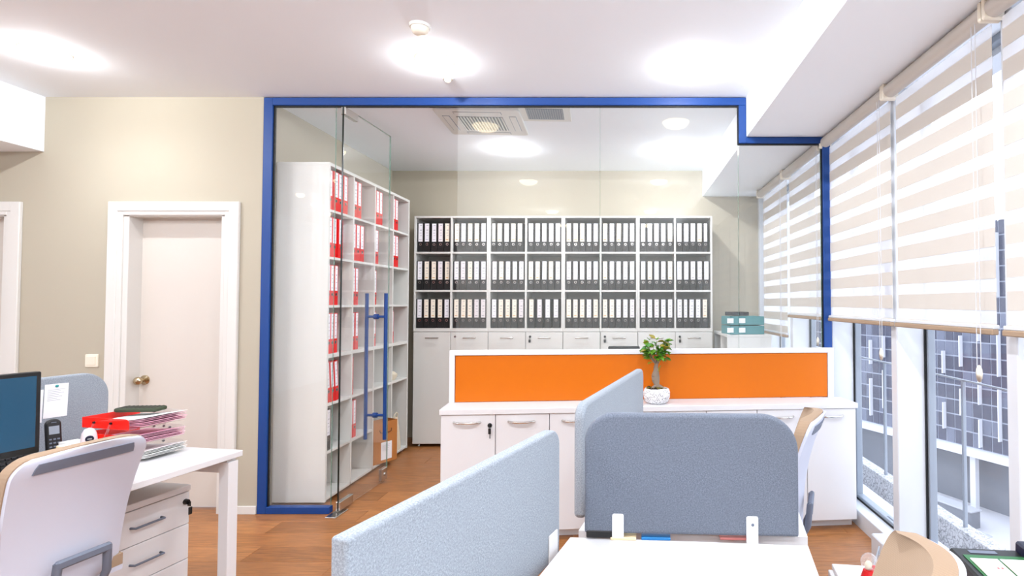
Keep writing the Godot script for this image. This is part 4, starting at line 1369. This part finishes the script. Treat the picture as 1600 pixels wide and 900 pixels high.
# ---------------------------------------------------------------- chairs
func chair(label: String, at: Vector3, turn: float) -> void:
	# the sitter faces local -x; the top of the back is over the origin
	var o := thing("office_chair", label, "chair", at, turn, "white-shelled office chairs")
	var surf := func(off: float, grow: float) -> Callable:
		return func(u: float, v0: float) -> Vector3:
			var v := 1.0 - pow(1.0 - v0, 1.35)
			var q := u * 2.0 - 1.0
			var hw := lerpf(0.175, 0.213, v) + grow
			var r := 0.075
			var cut := clampf((v - 0.86) / 0.14, 0.0, 1.0)
			hw -= r * (1.0 - sqrt(maxf(1.0 - cut * cut, 0.0)))
			var low := clampf((0.08 - v) / 0.08, 0.0, 1.0)
			hw -= 0.05 * (1.0 - sqrt(maxf(1.0 - low * low, 0.0)))
			var y := lerpf(0.44 - grow, 0.935 + grow, v) + 0.012 * v * (1.0 - q * q)
			var x := -0.085 * (1.0 - v) - 0.045 * q * q - 0.030 * sin(v * 2.6) + off + 0.03 * v * v
			return Vector3(x, y, q * hw)
	put("back_shell", Geo.new().skin(surf.call(0.004, -0.003), surf.call(0.016, -0.004), 18, 30), M.shell_white, o)
	put("back_cushion", Geo.new().skin(surf.call(-0.036, 0.0), surf.call(0.0035, 0.0), 18, 30), M.beige_cloth, o)
	var strip := func(off: float) -> Callable:
		var s: Callable = surf.call(off, -0.004)
		return func(u: float, v: float) -> Vector3: return s.call(lerpf(0.17, 0.90, u), lerpf(0.79, 0.885, v))
	put("grip_strip", Geo.new().skin(strip.call(0.015), strip.call(0.021), 14, 2), M.mid_grey, o)
	var st := func(off: float) -> Callable:
		return func(u: float, v: float) -> Vector3:
			var q := v * 2.0 - 1.0
			var e := 1.0 - pow(absf(q), 6.0) * 0.12
			return Vector3(-0.10 - 0.44 * u, 0.455 + off - 0.025 * pow(u, 4.0), q * 0.225 * (1.0 - 0.10 * pow(absf(u * 2.0 - 1.0), 5.0)) * e)
	put("seat_cushion", Geo.new().skin(st.call(0.028), st.call(-0.012), 16, 16), M.beige_cloth, o)
	put("seat_shell", Geo.new().skin(st.call(-0.0125), st.call(-0.030), 12, 12), M.shell_white, o)
	var br := Geo.new()
	for s in [-1.0, 1.0]:
		br.tube([Vector3(-0.036, 0.56, s * 0.075), Vector3(-0.044, 0.47, s * 0.080), Vector3(-0.075, 0.405, s * 0.080), Vector3(-0.16, 0.392, s * 0.075), Vector3(-0.30, 0.395, s * 0.03)], 0.013, 8)
	br.box(Vector3(-0.034, 0.555, 0), Vector3(0.02, 0.03, 0.17), 0.006)
	put("back_bracket", br, M.mid_grey, o)
	put("column", Geo.new().lathe([[0.0, 0.10], [0.030, 0.10], [0.030, 0.24], [0.020, 0.245], [0.020, 0.40], [0.07, 0.405], [0.07, 0.425], [0.0, 0.425]], 20), M.dark_grey, o, Transform3D(Basis.IDENTITY, Vector3(-0.31, 0, 0)))
	for k in 5:
		var d := Vector3(cos(TAU * k / 5 + 0.3), 0, sin(TAU * k / 5 + 0.3))
		var c := Vector3(-0.31, 0, 0)
		var leg := put("base_arm", Geo.new().beam(c + Vector3(0, 0.115, 0) + d * 0.02, c + Vector3(0, 0.075, 0) + d * 0.28, 0.038, 0.026, 0.006), M.shell_white, o)
		put("caster", Geo.new().ball(c + d * 0.27 + Vector3(0, 0.030, 0), Vector3(0.030, 0.030, 0.030), 12), M.dark_grey, leg)

func build_chairs() -> void:
	chair("white-backed office chair pushed up to the desk with the monitor", Vector3(-1.815, 0, -1.925), -10.0)
	chair("office chair seen edge-on between the grey screen and the cabinets by the windows", Vector3(0.855, 0, -2.46), -21.0)
	chair("office chair showing its beige cushion beside the leaflet holder", Vector3(0.590, 0, -1.035), -21.0)

# ---------------------------------------------------------------- small things
func build_small_things() -> void:
	bonsai(Vector3(0.207, 0.789, -3.535))
	# paper carrier and cloth bag on the open shelving
	var k := thing("paper_bag", "brown kraft paper carrier with a white printed label at the foot of the open shelving", "bag", Vector3(-2.115, 0.046, -4.875), 62.0)
	var kg := Geo.new()
	for e in [1.0, -1.0]:
		kg.box(Vector3(0, 0.175, e * 0.06), Vector3(0.24, 0.35, 0.002))
		kg.box(Vector3(e * 0.12, 0.175, 0), Vector3(0.002, 0.35, 0.12))
	kg.box(Vector3(0, 0.001, 0), Vector3(0.24, 0.002, 0.12))
	put("sack", kg, M.kraft, k)
	put("handle", Geo.new().tube([Vector3(-0.06, 0.285, 0.063), Vector3(-0.055, 0.262, 0.067), Vector3(0.0, 0.252, 0.068), Vector3(0.055, 0.262, 0.067), Vector3(0.06, 0.285, 0.063)], 0.004, 8), M.wood_brown, k)
	var lg := bx(Vector3(0.01, 0.10, 0.0615), Vector3(0.11, 0.15, 0.0008))
	lg.quad(Vector3(-0.045, 0.025, 0.0621), Vector3(0.065, 0.025, 0.0621), Vector3(0.065, 0.175, 0.0621), Vector3(-0.045, 0.175, 0.0621), Vector3.BACK)
	put("printed_label", lg, M.note, k)
	var tb := thing("cloth_bag", "cream cloth bag hanging full beside the brown paper carrier", "bag", Vector3(-2.16, 0.046, -5.255), 90.0)
	var fr := func(sd: float) -> Callable:
		return func(u: float, v: float) -> Vector3:
			var w := 0.10 - 0.025 * v
			return Vector3((u * 2.0 - 1.0) * w, 0.30 * v, sd * (0.05 * sqrt(maxf(1.0 - pow(absf(u * 2.0 - 1.0), 2.5), 0.0)) * (1.0 - 0.75 * v * v) + 0.004 * sin(u * 22.0)))
	put("sack", Geo.new().skin(fr.call(1.0), fr.call(-1.0), 20, 10), M.canvas_cloth, tb)
	put("handle", Geo.new().tube([Vector3(-0.04, 0.30, 0.01), Vector3(-0.03, 0.335, 0.02), Vector3(0.01, 0.345, 0.02), Vector3(0.04, 0.33, 0.02), Vector3(0.045, 0.30, 0.01)], 0.006, 8), M.canvas_cloth, tb)
	var cb := thing("woven_basket", "small speckled beige basket on the open shelving, bay beside the far bookcase", "basket", Vector3(-2.19, 0.705, -5.20))
	put("body", Geo.new().lathe([[0.0, 0.0], [0.055, 0.0], [0.075, 0.03], [0.072, 0.055], [0.05, 0.075], [0.0, 0.08]], 24), M.canvas_cloth, cb)
	put("rim", Geo.new().lathe([[0.070, 0.04], [0.077, 0.045], [0.075, 0.056], [0.069, 0.056]], 24), M.canvas_cloth, cb)
	# snow globe
	var s := thing("snow_globe", "tiny snow globe on a red foot in front of the beige chair", "ornament", Vector3(0.755, 0.552, -1.735))
	put("foot", Geo.new().lathe([[0.0, 0.0], [0.028, 0.0], [0.030, 0.012], [0.024, 0.030], [0.018, 0.048], [0.0, 0.050]], 24), M.red_toy, s)
	put("globe", Geo.new().ball(Vector3(0, 0.072, 0), Vector3(0.026, 0.026, 0.026), 20), M.globe_glass, s)
	put("figure", Geo.new().ball(Vector3(-0.004, 0.062, 0.002), Vector3(0.012, 0.015, 0.010), 12), M.canvas_cloth, s)
	put("bauble", Geo.new().ball(Vector3(0.010, 0.060, 0.008), Vector3(0.006, 0.006, 0.006), 10), M.red_toy, s)
	var cd := thing("grey_cord", "thin pale grey cord looping in a small arch behind the snow globe", "cord", Vector3(0.755, 0.552, -1.735))
	var path := []
	for j in 15:
		var q := j / 14.0
		path.append(Vector3(0.012 + 0.085 * q + 0.012 * sin(q * 5.0), 0.003 + 0.085 * sin(q * PI), -0.035 - 0.07 * q))
	put("lead", Geo.new().tube(path, 0.0025, 6), M.window_grey, cd)
	# leaflet holder
	var h := thing("leaflet_holder", "black leaflet holder with two food leaflets on the side table by the window", "leaflet holder", Vector3(0.985, 0.69, -1.43), -6.0)
	var ht := Transform3D(Basis(Vector3.RIGHT, 0.05), Vector3(0, 0.0, 0))
	put("tray", Geo.new().box(Vector3(0, 0.026, 0), Vector3(0.205, 0.050, 0.24), 0.006), M.black, h, ht)
	put("green_edge", span(-0.085, 0.066, 0.051, 0.053, -0.075, 0.12), M.green_edge, h, ht)
	put("raised_edge", span(0.068, 0.1025, 0.046, 0.078, -0.118, 0.12, 0.005), M.navy, h, ht)
	put("title_strip", span(-0.06, 0.01, 0.0512, 0.0522, -0.104, -0.088), M.mid_grey, h, ht)
	for j in 2:
		var l := thing("food_leaflet", "white leaflet with a picture of food in the black holder, %s" % ["beside the chair", "beside the window"][j], "leaflet", Vector3(0.985, 0.69, -1.43), -6.0, "food leaflets in the black holder")
		var x0: float = [-0.078, -0.004][j]
		var lf := bx(Vector3(x0 + 0.034, 0.0545, 0.030), Vector3(0.068, 0.0012, 0.165))
		lf.quad(Vector3(x0, 0.0553, 0.113), Vector3(x0 + 0.068, 0.0553, 0.113), Vector3(x0 + 0.068, 0.0553, -0.053), Vector3(x0, 0.0553, -0.053), Vector3.UP)
		put("card", lf, M["leaflet_%d" % j], l, ht)

func bonsai(at: Vector3) -> void:
	var b := thing("bonsai", "small leafy bonsai in a speckled white stone pot on the worktop", "potted plant", at)
	var nz := FastNoiseLite.new()
	nz.seed = 9
	nz.frequency = 9.0
	var pot := Geo.new()
	pot.lathe([[0.0, 0.0], [0.055, 0.0], [0.072, 0.012], [0.083, 0.040], [0.085, 0.065], [0.080, 0.085], [0.072, 0.094], [0.064, 0.090], [0.060, 0.076], [0.0, 0.074]], 36)
	for i in pot.v.size():
		var p := pot.v[i]
		var rim := Vector3(p.x, 0, p.z)
		pot.v[i] = p + rim.normalized() * nz.get_noise_3dv(p * 2.0) * 0.008 + Vector3(0, nz.get_noise_3dv(p + Vector3(3, 0, 0)) * 0.006 * clampf(p.y * 20.0, 0.0, 1.0), 0)
	put("pot", pot, M.stone_white, b)
	var soil := Geo.new()
	var rng := RandomNumberGenerator.new()
	rng.seed = 31
	for k in 26:
		var a := rng.randf() * TAU
		var r := rng.randf() * 0.055
		soil.ball(Vector3(cos(a) * r, 0.080 + rng.randf() * 0.012, sin(a) * r), Vector3.ONE * rng.randf_range(0.010, 0.018), 8)
	put("soil", soil, M.soil, b)
	var ms := Geo.new()
	for k in 30:
		var a := rng.randf() * TAU
		var r := rng.randf_range(0.020, 0.062)
		ms.ball(Vector3(cos(a) * r, 0.090 + rng.randf() * 0.010, sin(a) * r), Vector3(0.010, 0.006, 0.010) * rng.randf_range(0.7, 1.2), 8)
	put("moss", ms, M.moss, b).set_meta("kind", "stuff")
	# swollen trunk with roots
	var tr := Geo.new()
	var rings := [[0.030, 0.075, 0.010], [0.019, 0.100, 0.004], [0.017, 0.115, 0.0], [0.025, 0.145, -0.006], [0.026, 0.170, -0.008], [0.018, 0.200, -0.004], [0.014, 0.225, -0.006], [0.010, 0.250, 0.0]]
	for k in range(rings.size() - 1):
		var p0 := Vector3(rings[k][2], rings[k][1], 0)
		var p1 := Vector3(rings[k + 1][2], rings[k + 1][1], 0)
		var steps := [p0, p0.lerp(p1, 0.5), p1]
		tr.tube(steps, rings[k][0], 14, rings[k + 1][0])
	for d in [[0.055, 0.02], [-0.04, 0.035], [0.02, -0.05]]:
		tr.tube([Vector3(0.004, 0.112, 0), Vector3(d[0] * 0.5, 0.102, d[1] * 0.5), Vector3(d[0], 0.086, d[1])], 0.014, 8, 0.006)
	put("trunk", tr, M.bark, b)
	var tips := []
	var bg := Geo.new()
	for k in 11:
		var a := TAU * k / 11 * 2.4
		var reach := rng.randf_range(0.020, 0.075)
		var top := rng.randf_range(0.30, 0.40)
		var tip := Vector3(cos(a) * reach, top, sin(a) * reach * 0.8)
		var mid := Vector3(cos(a) * reach * 0.7, lerpf(0.24, top, 0.45), sin(a) * reach * 0.5)
		bg.tube([Vector3(0, 0.235, 0), mid, tip], 0.0042, 6, 0.0016)
		for j in 10:
			tips.append(mid.lerp(tip, 0.12 + j * 0.11) + Vector3(rng.randf_range(-0.010, 0.010), rng.randf_range(-0.008, 0.008), rng.randf_range(-0.012, 0.012)))
	put("branches", bg, M.bark, b)
	for k in 10:
		var a := rng.randf() * TAU
		tips.append(Vector3(cos(a) * 0.05 + 0.005, rng.randf_range(0.235, 0.29), sin(a) * 0.045))
	var leaf := once("bonsai_leaf", func():
		var f := func(lift: float) -> Callable:
			return func(u: float, v: float) -> Vector3:
				var w := 0.0125 * sin(PI * pow(v, 0.8)) + 0.0004
				var q := u * 2.0 - 1.0
				return Vector3(q * w, lift + 0.004 * q * q - 0.010 * v * v, 0.040 * v)
		return Geo.new().skin(f.call(0.0006), f.call(0.0), 4, 7))
	for p in tips:
		var out_dir := Vector3(p.x, 0, p.z).normalized()
		if out_dir.length() < 0.5:
			out_dir = Vector3.RIGHT
		var aim := (out_dir + Vector3(rng.randf_range(-0.8, 0.8), rng.randf_range(-0.35, 0.75), rng.randf_range(-0.8, 0.8))).normalized()
		var bs := Basis.looking_at(-aim, Vector3.UP).scaled(Vector3.ONE * rng.randf_range(0.85, 1.35))
		bs = Basis(aim, rng.randf_range(-0.9, 0.9)) * bs
		put("leaf", leaf, M[["leaf_a", "leaf_a", "leaf_b", "leaf_b", "leaf_c"][rng.randi_range(0, 4)]], b, Transform3D(bs, p))
